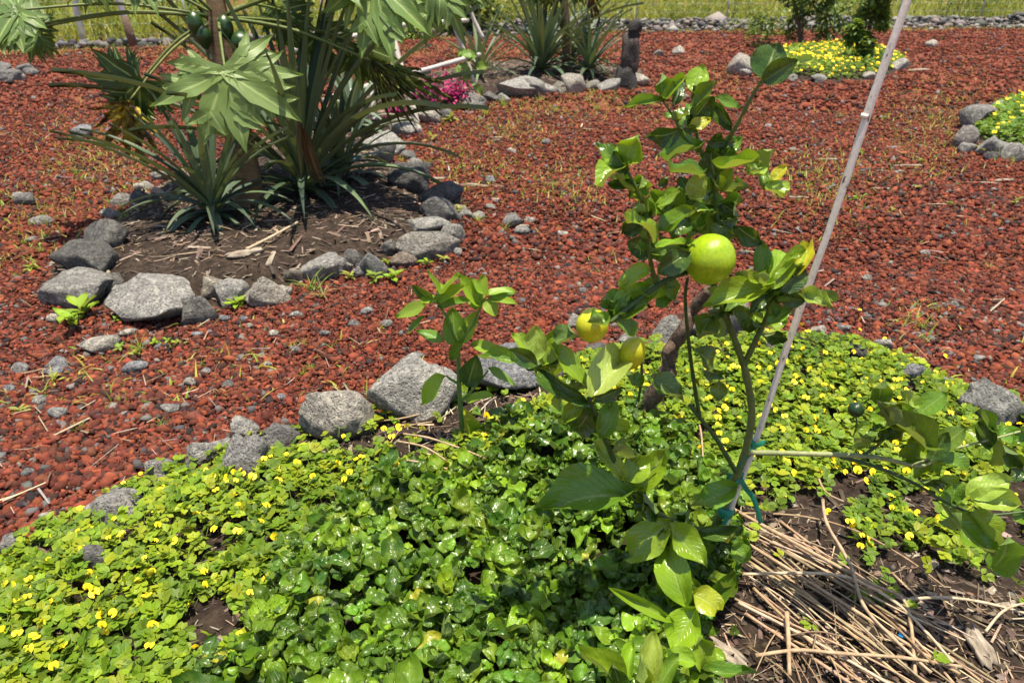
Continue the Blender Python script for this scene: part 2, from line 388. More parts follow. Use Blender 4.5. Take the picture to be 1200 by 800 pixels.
PHI = (1 + 5 ** .5) / 2
IV = np.array([(-1, PHI, 0), (1, PHI, 0), (-1, -PHI, 0), (1, -PHI, 0), (0, -1, PHI), (0, 1, PHI), (0, -1, -PHI), (0, 1, -PHI), (PHI, 0, -1), (PHI, 0, 1), (-PHI, 0, -1), (-PHI, 0, 1)], float) / math.hypot(1, PHI)
IF = np.array([(0, 11, 5), (0, 5, 1), (0, 1, 7), (0, 7, 10), (0, 10, 11), (1, 5, 9), (5, 11, 4), (11, 10, 2), (10, 7, 6), (7, 1, 8), (3, 9, 4), (3, 4, 2), (3, 2, 6), (3, 6, 8), (3, 8, 9), (4, 9, 5), (2, 4, 11), (6, 2, 10), (8, 6, 7), (9, 8, 1)])
def subdiv(V, F):
    V = [tuple(v) for v in V]; cache = {}; out = []
    def mid(a, b):
        k = (min(a, b), max(a, b))
        if k not in cache:
            p = np.array(V[a]) + np.array(V[b]); V.append(tuple(p / np.linalg.norm(p))); cache[k] = len(V) - 1
        return cache[k]
    for a, b, c in F:
        d, e, f = mid(a, b), mid(b, c), mid(c, a); out += [(a, d, f), (d, b, e), (f, e, c), (d, e, f)]
    return np.array(V), np.array(out)
I1 = (IV, IF); I2 = subdiv(*I1); I3 = subdiv(*I2); I4 = subdiv(*I3)
def lump(base, seed, cuts=5, rough=.14, cutd=(.55, .85)):
    r = np.random.default_rng(seed); V, F = base; V = V.copy()
    rad = np.ones(len(V))
    for k, (amp, fq) in enumerate(((.22, 1.3), (.12, 2.7), (rough * .5, 5.5), (rough * .3, 11))):
        for _ in range(4):
            d = r.normal(size=3); d /= np.linalg.norm(d); rad += amp * .5 * np.sin(fq * (V @ d) * 2 + r.uniform(0, 6.28))
    V = V * rad[:, None]
    for _ in range(cuts):
        d = r.normal(size=3); d /= np.linalg.norm(d); c = r.uniform(*cutd); h = V @ d
        V = V - np.where(h > c, (h - c) * .85, 0)[:, None] * d
    return V, F
def norm_box(V): lo, hi = V.min(0), V.max(0); return (V - (lo + hi) / 2) / (hi - lo)

MARKS = [('the largest pale boulder', 172, 360), ('the blocky left corner boulder', 78, 345), ('the grass tuft', 366, 335), ('the large corner rock', 500, 292), ('the smooth rounded boulder', 390, 490), ('the angular rock', 484, 465),
 ('the flat topped rock', 590, 442), ('the sapling', 540, 400), ('the papaya trunk', 290, 238), ('the lone blue grey rock', 94, 156), ('the magenta flowers', 500, 130), ('the carved stone post', 735, 95), ('the far flower patch', 965, 90),
 ('the right hand bed', 1160, 165), ('the stake', 1000, 190), ('the speckled boulder', 1170, 480), ('the long pale rock', 126, 600), ('the big round lemon leaf', 908, 75), ('the leftmost lemon leaves', 720, 185), ('the yellow lemon', 690, 380), ('the big pale slab', 606, 106), ('the long shade darkened rock', 500, 225)]
USED = set()
def where(what, px, py, tail):
    c = sorted(MARKS, key=lambda m: math.hypot(m[1] - px, (m[2] - py) * 1.3))
    for far in ('close ', '', 'well '):
        for nm, a, b in c[:3]:
            dx, dy = px - a, py - b
            side = ('right of' if dx > 0 else 'left of') if abs(dx) > abs(dy) * 1.3 else ('in front of' if dy > 0 else 'behind')
            d = math.hypot(dx, dy)
            if far == 'close ' and d > 45 or far == 'well ' and d < 60: continue
            if abs(dx) > 12 and abs(dy) > 12 and far != 'close ':
                side = ('in front and ' if dy > 0 else 'behind and ') + ('right of' if dx > 0 else 'left of')
            t = f'{what} {far}{side} {nm}'
            if t not in USED: USED.add(t); return t
    return f'{what} {tail}'
# ================================================================== SETTING
def axis(lo, hi, n, c, k):                # spacing fine around c
    t = np.linspace(-1, 1, n); q = np.sign(t) * np.abs(t) ** k
    return np.where(q < 0, c + q * (c - lo), c + q * (hi - c))
gx = axis(-150, 150, 170, 0, 2.6); gy = axis(-60, 300, 170, 3, 2.6)
X, Yg = np.meshgrid(gx, gy); Z = g0(X, Yg) * (np.hypot(X, Yg) < 40) - .012
idx = np.arange(X.size).reshape(X.shape)
Fg = np.stack([idx[:-1, :-1], idx[:-1, 1:], idx[1:, 1:], idx[1:, :-1]], -1).reshape(-1, 4)
tag(link('ground', raw_mesh('ground', np.stack([X, Yg, Z], -1).reshape(-1, 3), Fg, smooth=True), M['ground']), 'red volcanic gravel ground of the garden', None, None, 'structure')

def bed(name, key, label, step):
    pl, hh, fo = BEDS[key]; lo, hi = pl.min(0) - .1, pl.max(0) + .1
    xs = np.arange(lo[0], hi[0], step); ys = np.arange(lo[1], hi[1], step); X, Y = np.meshgrid(xs, ys); d = indist(pl, X, Y)
    Z = H(X, Y) + RNG.normal(0, .004, X.shape); Z = np.where(d < 0, g0(X, Y) - .03, Z + .004)
    I = np.arange(X.size).reshape(X.shape); F = np.stack([I[:-1, :-1], I[:-1, 1:], I[1:, 1:], I[1:, :-1]], -1).reshape(-1, 4)
    ok = (d.ravel()[F] > -.06).any(1)
    return tag(link(name, raw_mesh(name, np.stack([X, Y, Z], -1).reshape(-1, 3), F[ok], smooth=True), M['soil']), label, None, None, 'structure')
bed('soil_bed', 'main', 'dark mulched soil of the near planting bed', .025)
bed('soil_bed', 'papaya', 'dark mulched soil under the papaya', .05)
bed('soil_bed', 'patch', 'soil under the far yellow flower patch', .08)
bed('soil_bed', 'side', 'soil of the small bed at the right edge', .06)

# far edge of the gravel yard
EDGE = np.array([(-60, 9), (-25, 13.3), (-10.5, 16.8), (1.5, 22.6), (16, 24.6), (40, 26.5), (70, 28)])
def edge_y(x): return np.interp(x, EDGE[:, 0], EDGE[:, 1])

# ------------------------------------------------------------------ gravel
def gravel(name, n, y0, y1, size, base, ntemp, label, grey=.055, flat_=.75, power=1.0, mute=1.0):
    ts = []
    for k in range(ntemp):
        V, F = base; V = V * (1 + RNG.uniform(-.25, .25, (len(V), 1))) + RNG.normal(0, .10, V.shape)
        for _ in range(3): dd = RNG.normal(size=3); dd /= np.linalg.norm(dd); hq = V @ dd; V = V - np.where(hq > .45, hq - .45, 0)[:, None] * dd
        ts.append((norm_box(V), F, np.zeros((len(V), 2))))
    yy = y0 + (y1 - y0) * RNG.random(n * 3) ** power
    xx = RNG.uniform(-1, 1, n * 3) * (yy * .95 + .6)
    ok = ~inbed(xx, yy, .04) & (yy < edge_y(xx) - .2); xx, yy = xx[ok][:n], yy[ok][:n]; n = len(xx)
    s = size * np.exp(RNG.normal(0, .48, n) + .22 * np.sin(xx * 2.1 + yy) * np.sin(yy * 1.6 - xx)); s = np.clip(s, size * .4, size * 2.5)
    P = np.stack([xx, yy, g0(xx, yy) + s * .12 + RNG.random(n) * size * .45 - .006], -1)
    S = np.stack([s * RNG.uniform(.8, 1.55, n), s * RNG.uniform(.65, 1.15, n), s * RNG.uniform(.5, 1.0, n)], -1)
    u = RNG.random(n)
    c = pick([(.27, .068, .033), (.21, .054, .029), (.33, .098, .046), (.155, .042, .026), (.25, .078, .042), (.11, .036, .025), (.19, .068, .042)], n, .3)
    gp = .5 + .5 * np.sin(xx * 1.3 + 2) * np.sin(yy * 1.7 + .5)
    c = c * np.array([mute, mute * .95, mute * .98]); dk = u < .08 + .10 * gp; c[dk] = pick([(.06, .030, .024), (.09, .038, .028), (.045, .032, .03)], dk.sum(), .25)
    gr = u > 1 - grey * (.4 + 1.6 * gp); c[gr] = pick([(.15, .145, .14), (.20, .19, .18), (.10, .10, .10), (.25, .22, .19)], gr.sum(), .2)
    o = mass(name, ts, P, rot_zxz(RNG.uniform(0, 6.28, n), RNG.normal(0, .35, n), RNG.uniform(0, 6.28, n)), S, c, M['gravel'], False)
    return tag(o, label, 'gravel', None, 'stuff')
OV = np.array([(1, 0, 0), (-1, 0, 0), (0, 1, 0), (0, -1, 0), (0, 0, 1), (0, 0, -1)], float); OF = np.array([(0, 2, 4), (2, 1, 4), (1, 3, 4), (3, 0, 4), (2, 0, 5), (1, 2, 5), (3, 1, 5), (0, 3, 5)])
gravel('gravel', 36000, 1.0, 3.7, .0162, I1, 14, 'coarse rust red scoria lumps in front and around the near beds', .05, power=.8)
gravel('gravel', 75000, 1.0, 3.7, .0125, (OV, OF), 20, 'finer sharp red scoria grit between the coarse lumps near the viewer', .03, power=.8)
gravel('gravel', 95000, 3.7, 8.8, .024, (OV, OF), 14, 'rust red scoria gravel in the middle of the yard', .035, mute=.92)
gravel('gravel', 50000, 8.8, 25, .040, (OV, OF), 8, 'rust red scoria gravel of the far yard', .02, mute=.84)

# ------------------------------------------------------------------ rocks
rock_meshes = {}
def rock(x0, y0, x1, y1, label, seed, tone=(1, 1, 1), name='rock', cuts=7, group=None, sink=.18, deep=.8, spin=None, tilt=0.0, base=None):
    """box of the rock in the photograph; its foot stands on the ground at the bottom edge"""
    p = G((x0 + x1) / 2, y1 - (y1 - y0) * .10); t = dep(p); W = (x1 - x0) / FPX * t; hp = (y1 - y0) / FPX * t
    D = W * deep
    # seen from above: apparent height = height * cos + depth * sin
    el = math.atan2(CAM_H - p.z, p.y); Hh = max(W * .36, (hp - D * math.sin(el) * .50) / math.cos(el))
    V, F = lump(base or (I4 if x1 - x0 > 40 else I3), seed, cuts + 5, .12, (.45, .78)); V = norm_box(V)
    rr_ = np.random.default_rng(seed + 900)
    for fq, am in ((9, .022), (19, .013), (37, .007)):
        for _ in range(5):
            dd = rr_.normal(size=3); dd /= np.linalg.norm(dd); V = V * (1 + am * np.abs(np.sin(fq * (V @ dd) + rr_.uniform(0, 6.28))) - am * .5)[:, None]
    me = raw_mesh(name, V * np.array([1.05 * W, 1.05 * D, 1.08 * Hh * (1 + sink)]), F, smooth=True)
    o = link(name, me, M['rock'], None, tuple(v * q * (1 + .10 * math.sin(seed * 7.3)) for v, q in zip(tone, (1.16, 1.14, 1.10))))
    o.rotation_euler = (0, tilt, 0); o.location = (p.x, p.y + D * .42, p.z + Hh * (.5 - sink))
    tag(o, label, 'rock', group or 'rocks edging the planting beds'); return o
A, B_, C_, D_ = (1, 1, 1), (.55, .55, .57), (1.2, 1.15, 1.08), (.82, .86, .98)
ROCKS = [
 # near bed edge
 (344, 455, 436, 528, 'smooth rounded pale grey boulder in the near bed edge, left of the angular one', 31, C_),
 (433, 427, 534, 500, 'angular grey rock with a peaked top just behind the young sapling', 45, A),
 (541, 410, 637, 472, 'flat topped blue grey rock right of the sapling stem', 62, D_),
 (91, 580, 162, 622, 'long pale grey rock at the left end of the near bed, half covered in leaves', 14, A),
 (168, 538, 207, 568, 'pointed grey rock between the long pale rock and the flowers', 15, A),
 (152, 562, 177, 582, 'small grey stone tucked beside the long pale rock at left', 16, A),
 (0, 630, 26, 650, 'grey stone at the left picture edge by the yellow flowers', 17, A),
 (100, 645, 126, 677, 'dark stone showing through the leaves below the long pale rock', 18, B_),
 (214, 518, 258, 548, 'light grey stone in the near edge left of two dark stones', 19, A),
 (262, 516, 313, 562, 'dark grey knobbly stone sunk among flowers in the near edge', 20, (.75, .75, .78)),
 (269, 493, 301, 522, 'upright grey stone behind the dark knobbly stone', 21, A),
 (304, 501, 352, 530, 'dark low stone touching the left side of the smooth boulder', 22, (.6, .6, .62)),
 (633, 423, 670, 448, 'dark low rock between the flat topped rock and the lemon branches', 23, B_),
 (664, 369, 680, 388, 'small grey rock seen just left of the yellow lemon', 24, A),
 (767, 374, 799, 413, 'grey upright rock beside the dead branch', 25, A),
 (838, 356, 874, 397, 'grey upright rock seen behind the fork of the lemon stem', 26, A),
 (890, 393, 915, 410, 'low grey stone right of the lemon stem at the flowers', 27, A),
 (1057, 428, 1084, 455, 'blue grey stone among yellow flowers on the right', 28, D_),
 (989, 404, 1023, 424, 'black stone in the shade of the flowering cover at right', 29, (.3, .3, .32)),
 (1141, 455, 1203, 507, 'speckled grey boulder at the right picture edge', 30, (.92, .94, .98)),
 # papaya bed front
 (38, 320, 120, 363, 'blocky pitted grey boulder at the left corner of the papaya bed', 1, (.8, .8, .8)),
 (120, 329, 223, 389, 'largest pale grey boulder in front of the papaya bed', 2, A),
 (207, 347, 247, 385, 'dark wedge shaped stone leaning right of the largest boulder', 3, (.6, .6, .6)),
 (46, 286, 129, 327, 'dark rugged rock behind the blocky left corner boulder', 4, (.42, .42, .42)),
 (88, 261, 138, 298, 'rounded dark grey rock rearmost on the left side of the papaya bed', 5, (.5, .5, .51)),
 (109, 321, 141, 347, 'small dark slab wedged between the two left boulders', 6, (.55, .54, .52)),
 (249, 329, 285, 364, 'grey cube like stone in the middle of the papaya bed front', 7, A),
 (232, 321, 262, 350, 'brownish grey stone just behind the wedge shaped stone', 8, (.95, .88, .78)),
 (283, 325, 336, 363, 'flat faced grey and tan stone left of the grass tuft', 9, (1.0, .95, .88)),
 (344, 299, 400, 333, 'pale grey stone behind the grass tuft', 10, (1.1, 1.1, 1.1)),
 (466, 272, 536, 311, 'large smooth brown grey rock at the right corner of the papaya bed', 11, (.85, .82, .78)),
 (474, 254, 526, 280, 'light grey rock lying on top row right behind the large corner rock', 12, A),
 (516, 264, 544, 289, 'small round grey stone at the outer right corner of the papaya bed', 13, (.85, .85, .85)),
 (490, 230, 540, 264, 'dark shaded rock with a pointed right end beside the papaya bed', 32, (.42, .43, .45)),  # low tone puts the plant shade into the rock colour
 (454, 193, 502, 229, 'long black shaded rock on the right side of the papaya bed', 33, (.34, .34, .36)),  # papaya shade painted in through the dark tone
 (492, 214, 541, 250, 'dark rounded rock between the long black one and the pointed dark one', 93, (.30, .30, .32)),  # tone darkened to stand for the shade falling here
 (418, 296, 454, 329, 'bluish dark grey stone in the papaya bed front right part', 34, (.62, .64, .68)),
 (396, 293, 424, 314, 'low dark stone next to the pale stone behind the grass', 35, (.5, .5, .52)),
 (444, 277, 468, 299, 'dull grey stone between the bluish stone and the corner rock', 36, (.6, .6, .6)),
 (411, 311, 431, 327, 'little grey stone at the foot of the bluish dark stone', 37, (.8, .8, .82)),
 (456, 296, 487, 316, 'flat brown stone at the foot of the large corner rock', 38, (.62, .52, .46)),
 (418, 156, 474, 186, 'pale grey rock pair top, on the far right side of the pineapple leaves', 39, A),
 (432, 168, 462, 192, 'dark grey rock resting below the pale one by the pineapple leaves', 40, (.6, .6, .62)),
 (330, 300, 350, 318, 'small stone half buried in mulch behind the flat faced stone', 41, (.6, .55, .5)),
 (150, 222, 178, 246, 'grey rock in weeds at the left rear of the papaya bed', 42, (.6, .62, .66)),
 # far bed
 (456, 140, 486, 161, 'grey rock beside the foot of the nearest trellis stick', 46, A),
 (489, 127, 515, 147, 'light angular rock below the magenta flowers', 47, C_),
 (514, 124, 533, 143, 'dark blocky rock right of the light one below the magenta flowers', 48, (.6, .6, .62)),
 (530, 109, 569, 131, 'dark grey rock at the foot of the leaning trellis pole', 49, (.7, .7, .7)),
 (583, 92, 632, 118, 'big pale slab at the front of the far pineapple bed', 50, A),
 (614, 95, 640, 117, 'dark side rock leaning on the big pale slab', 51, (.7, .7, .7)),
 (632, 98, 659, 112, 'flat grey stone in front of the far pineapple', 52, A),
 (659, 89, 687, 111, 'pointed pale grey stone in front of the far pineapple bed', 53, C_),
 (645, 97, 667, 110, 'small brown grey stone left of the pointed stone', 54, (.8, .75, .68)),
 (701, 94, 727, 109, 'grey stone between the pointed stone and the carved post', 55, A),
 (719, 90, 738, 106, 'small stone at the left foot of the carved stone post', 56, (.9, .9, .9)),
 (734, 88, 760, 104, 'pale flat stone at the right foot of the carved stone post', 57, C_),
 (686, 95, 704, 107, 'low dull stone right of the pointed stone', 58, (.7, .7, .65)),
 # yellow patch and side bed, loose rocks
 (856, 65, 886, 90, 'pale rock at the left end of the far yellow flower patch', 59, C_),
 (897, 83, 920, 96, 'grey rock at the front of the far yellow flower patch', 60, A),
 (952, 88, 969, 98, 'small rock half hidden at the front of the far flower patch', 61, (.8, .8, .8)),
 (1045, 70, 1067, 84, 'grey rock at the right end of the far yellow flower patch', 63, A),
 (1088, 48, 1103, 57, 'lone grey rock on the far gravel at right', 64, C_),
 (1132, 126, 1168, 151, 'flat topped dark rock at the rear of the right hand bed', 65, (.7, .7, .72)),
 (1119, 149, 1152, 176, 'upright two toned rock at the left corner of the right hand bed', 66, (.85, .8, .8)),
 (1147, 160, 1183, 184, 'leaning grey rock at the front of the right hand bed', 67, A),
 (1180, 169, 1210, 192, 'grey rock in the right hand bed at the picture edge', 68, A),
 (1167, 119, 1192, 130, 'low pale rock behind the flowers of the right hand bed', 69, A),
 (789, 55, 802, 65, 'lone pale stone on the far gravel right of the carved post', 70, C_),
 (766, 59, 778, 67, 'dull low stone on the far gravel next to the carved post', 71, (.8, .8, .78)),
 (82, 148, 106, 163, 'lone blue grey rock on red gravel left of the papaya', 72, D_),
]
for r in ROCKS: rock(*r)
for k, (a, b, c, d) in enumerate([(-30, 84, 12, 100), (2, 82, 24, 97), (18, 76, 36, 90), (-14, 74, 8, 88), (24, 80, 42, 90), (-45, 74, -16, 92)]):
    rock(a, b, c, d, ['lowest dark rock at the picture edge in the far left pile', 'dark rock at the front of the far left pile', 'dark rock on the right side of the far left pile', 'dark rock behind the others in the far left pile', 'rightmost small dark rock of the far left pile', 'dark rock farthest back in the far left pile'][k], 80 + k, (.62, .63, .66), group='rocks piled at the far left')
# smaller stones that close the gaps of the edging
for k, (px, py, w_, h_) in enumerate([(140, 244, 22, 16), (128, 258, 20, 14), (166, 228, 20, 14), (186, 214, 18, 12), (476, 150, 18, 12), (488, 143, 16, 11), (508, 138, 14, 10), (546, 124, 18, 12), (575, 114, 18, 12), (590, 112, 16, 10), (478, 190, 18, 12), (487, 200, 20, 14), (545, 258, 16, 12), (534, 300, 14, 10),
        (330, 352, 22, 16), (240, 372, 16, 12), (342, 330, 18, 14), (402, 322, 22, 16), (190, 576, 26, 18), (212, 558, 24, 18), (300, 530, 26, 18), (258, 536, 24, 18), (440, 500, 20, 14), (540, 476, 22, 14), (640, 452, 24, 16), (700, 420, 26, 18), (735, 408, 24, 18), (812, 398, 24, 18), (925, 404, 22, 14), (960, 398, 20, 14), (1035, 412, 22, 16), (1105, 458, 26, 18), (70, 636, 30, 20), (40, 650, 26, 18),
        (875, 92, 16, 10), (930, 97, 14, 9), (1020, 94, 16, 9), (1135, 180, 18, 12), (1165, 190, 18, 12)]):
    rock(px - w_ / 2, py - h_, px + w_ / 2, py, where('small edging stone', px, py, 'in the edging'), 400 + k, random.choice([A, A, (.7, .7, .7), C_, (.5, .5, .52)]), base=I3)
# loose grey stones lying in the gravel
for k, (px, py, w_) in enumerate([(108, 418, 40), (64, 436, 26), (60, 442, 22), (197, 487, 22), (155, 440, 26), (66, 492, 22), (600, 268, 24), (240, 440, 12), (286, 378, 12), (262, 378, 12), (293, 385, 12),
        (147, 396, 16), (60, 380, 18), (430, 370, 14), (415, 383, 16), (620, 262, 15), (612, 276, 18), (560, 258, 16), (540, 250, 14), (660, 278, 12), (684, 345, 12), (575, 246, 12), (20, 440, 18), (44, 475, 16),
        (312, 430, 13), (345, 415, 13), (265, 455, 14), (222, 452, 13), (198, 448, 14), (345, 372, 12), (328, 470, 13), (10, 460, 14), (380, 395, 13), (452, 384, 14), (490, 420, 13), (130, 480, 12), (30, 560, 14), (52, 610, 14),
        (600, 180, 10), (640, 170, 10), (575, 215, 12), (700, 172, 10), (900, 150, 9), (1048, 176, 9), (930, 178, 9), (1085, 300, 13), (1018, 330, 12), (990, 390, 14), (1150, 425, 14), (1120, 360, 12), (1075, 395, 12), (45, 265, 24), (28, 243, 22), (35, 285, 14), (20, 235, 14), (230, 395, 13), (320, 395, 12)]):
    h_ = w_ * random.uniform(.5, .75)
    rock(px - w_ / 2, py - h_, px + w_ / 2, py, where('small loose grey stone', px, py, 'lying on the red gravel') if k else 'broad flat grey stone lying loose in front of the papaya boulders', 200 + k,
         random.choice([A, D_, C_, (.75, .75, .78)]), 'loose_stone', 6, 'loose grey stones on the gravel', base=I2)

# ------------------------------------------------------------------ leaf templates
def wavy(f, wv, cup, ph=0): return lambda s, u: f * abs(u) + wv * math.sin(s * 9 + ph + (2 if u > 0 else 0)) * u * u + cup * (u * u)
CIT = [strip_mesh('citrus_leaf', 8, 4, ovate(.47, .6), wavy(f_, wv, .04, k * 1.3), bend=b) for k, (b, f_, wv) in enumerate(((.6, .12, .07), (1.2, .18, .11), (.3, .08, .06), (1.7, .14, .10), (-.8, .18, .08), (.9, .10, .13), (1.5, .24, .09), (.5, .26, .12)))]
CIT_CUP = [strip_mesh('citrus_leaf_cupped', 8, 4, ovate(.5, .5), wavy(.24, .12, .14, k), bend=b) for k, b in enumerate((-.7, .4, 1.2))]
SAP = [strip_mesh('sapling_leaf', 7, 4, ovate(.42), wavy(.10, .04, .02, k), bend=b) for k, b in enumerate((.5, .9, .2))]
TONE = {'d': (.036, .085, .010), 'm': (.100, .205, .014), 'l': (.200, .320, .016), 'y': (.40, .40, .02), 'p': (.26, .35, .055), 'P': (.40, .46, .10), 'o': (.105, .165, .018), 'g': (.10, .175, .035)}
def leaf(parent, bx, by, tx, ty, wpx, tone, Y, dY=0.0, m='leaf', temps=None, name='leaf', k=1.24, hint=None):
    Y = Y - max(0, (by - 680) / 120 * .12) if m == 'leaf' else Y
    b = at(bx, by, Y); t = at(tx, ty, Y + dY); me = random.choice(temps or (CIT + CIT_CUP[:1] if random.random() < .8 else CIT_CUP))
    o = link(name, me, M[m], parent, vary(TONE[tone], .16))
    mid = (b + t) * .5
    n = hint if hint is not None else (TOC(mid) * .62 + Vector((0, 0, .8)) + jit(.38)).normalized()
    if tone in 'pP': n = (TOC(mid) + Vector((0, 0, .7))).normalized()
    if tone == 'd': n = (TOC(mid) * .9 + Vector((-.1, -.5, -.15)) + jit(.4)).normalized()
    place(o, b, t, n, wpx / FPX * dep(mid) * k, parent); return o

# ================================================================== LEMON TREE
foot = G(826, 676); LY = 1.22
tree = empty('lemon_tree', foot); tag(tree, 'young lemon tree tied to the leaning pale stake, bearing one big yellow green fruit', 'lemon tree')
def stem(parent, pts, r0, r1, color, name='branch', m='stem', Y=LY, n=6, sides=8):
    P = [at(p[0], p[1], p[2] if len(p) > 2 else Y) if not isinstance(p, Vector) else p for p in pts]
    c = curve(P, n); mb = MB(); rr = lerp_list(r0, r1, len(c)); rr = [r * (1 + .10 * math.sin(i * 2.3)) for i, r in enumerate(rr)]
    mb.tube(c, rr, sides); return mb.build(name, M[m], parent, color)
GS, DS, PS = (.10, .15, .035), (.06, .10, .03), (.30, .32, .15)
stem(tree, [foot + Vector((0, .02, -.03)), (835, 625, 1.27), (856, 575, 1.25), (873, 530, 1.24), (881, 480, 1.23), (871, 425, 1.22)], .011, .0075, (.15, .18, .06), 'trunk')
stem(tree, [(871, 427), (858, 390), (845, 357), (838, 338), (836, 320, 1.2), (842, 285, 1.24), (839, 245, 1.25), (836, 215, 1.25), (826, 190, 1.24), (817, 160, 1.23), (812, 120, 1.22), (814, 100, 1.21)], .007, .0025, GS)
stem(tree, [(872, 427), (886, 398), (898, 372), (905, 345, 1.17)], .007, .004, GS)
stem(tree, [(836, 222, 1.25), (846, 180, 1.24), (866, 142, 1.22), (880, 115, 1.21), (892, 96, 1.2)], .0045, .003, (.13, .17, .05))
stem(tree, [(838, 320, 1.2), (812, 318, 1.18), (785, 326, 1.15), (760, 342, 1.12), (735, 362, 1.1), (715, 378, 1.09)], .0055, .004, DS)
stem(tree, [(770, 335, 1.14), (763, 310, 1.14), (760, 285, 1.14), (757, 250, 1.13), (745, 220, 1.12), (734, 198, 1.12)], .0045, .0025, GS)
stem(tree, [(800, 320, 1.17), (792, 290, 1.16), (800, 262, 1.16), (815, 236, 1.17)], .004, .002, GS)
stem(tree, [(818, 178, 1.23), (800, 158, 1.2), (790, 138, 1.2), (777, 119, 1.2)], .003, .002, GS)
stem(tree, [(862, 552), (838, 512), (818, 487), (808, 474)], .0055, .004, DS)
stem(tree, [(820, 489), (812, 440), (807, 400), (803, 350), (806, 325)], .0045, .003, DS)
stem(tree, [(838, 628, 1.25), (808, 616, 1.2), (785, 609, 1.17), (755, 592, 1.14), (738, 576, 1.12), (718, 536, 1.1), (703, 500, 1.08), (690, 466, 1.07)], .007, .004, DS)
stem(tree, [(690, 472, 1.07), (665, 456, 1.07), (640, 440, 1.08), (625, 427, 1.08)], .0035, .0025, GS)
stem(tree, [(738, 580, 1.12), (750, 560, 1.1), (770, 545, 1.09)], .003, .002, GS)
stem(tree, [(826, 668, 1.26), (815, 710, 1.16), (812, 750, 1.08), (818, 800, 1.0)], .006, .004, GS)
stem(tree, [(815, 730, 1.12), (785, 790, 1.0), (745, 820, .94)], .004, .003, GS)
stem(tree, [(873, 530, 1.24), (930, 531, 1.2), (1008, 534, 1.16), (1040, 538, 1.15), (1078, 546, 1.14), (1100, 535, 1.14)], .0065, .003, PS)
stem(tree, [(985, 535, 1.17), (1030, 548, 1.15), (1075, 568, 1.13), (1108, 588, 1.12), (1150, 603, 1.11), (1210, 598, 1.1)], .0045, .0025, DS)
stem(tree, [(1010, 534, 1.16), (1030, 520, 1.16), (1048, 498, 1.17), (1050, 478, 1.17)], .0035, .002, DS)
stem(tree, [(1070, 545, 1.14), (1110, 528, 1.15), (1160, 515, 1.16), (1215, 500, 1.17)], .003, .002, PS)
stem(tree, [(1000, 512, 1.17), (1004, 498, 1.17), (1003, 488, 1.17)], .002, .0015, GS)
stem(tree, [(748, 470, 1.2), (752, 440, 1.2), (750, 408, 1.2)], .003, .0028, DS)
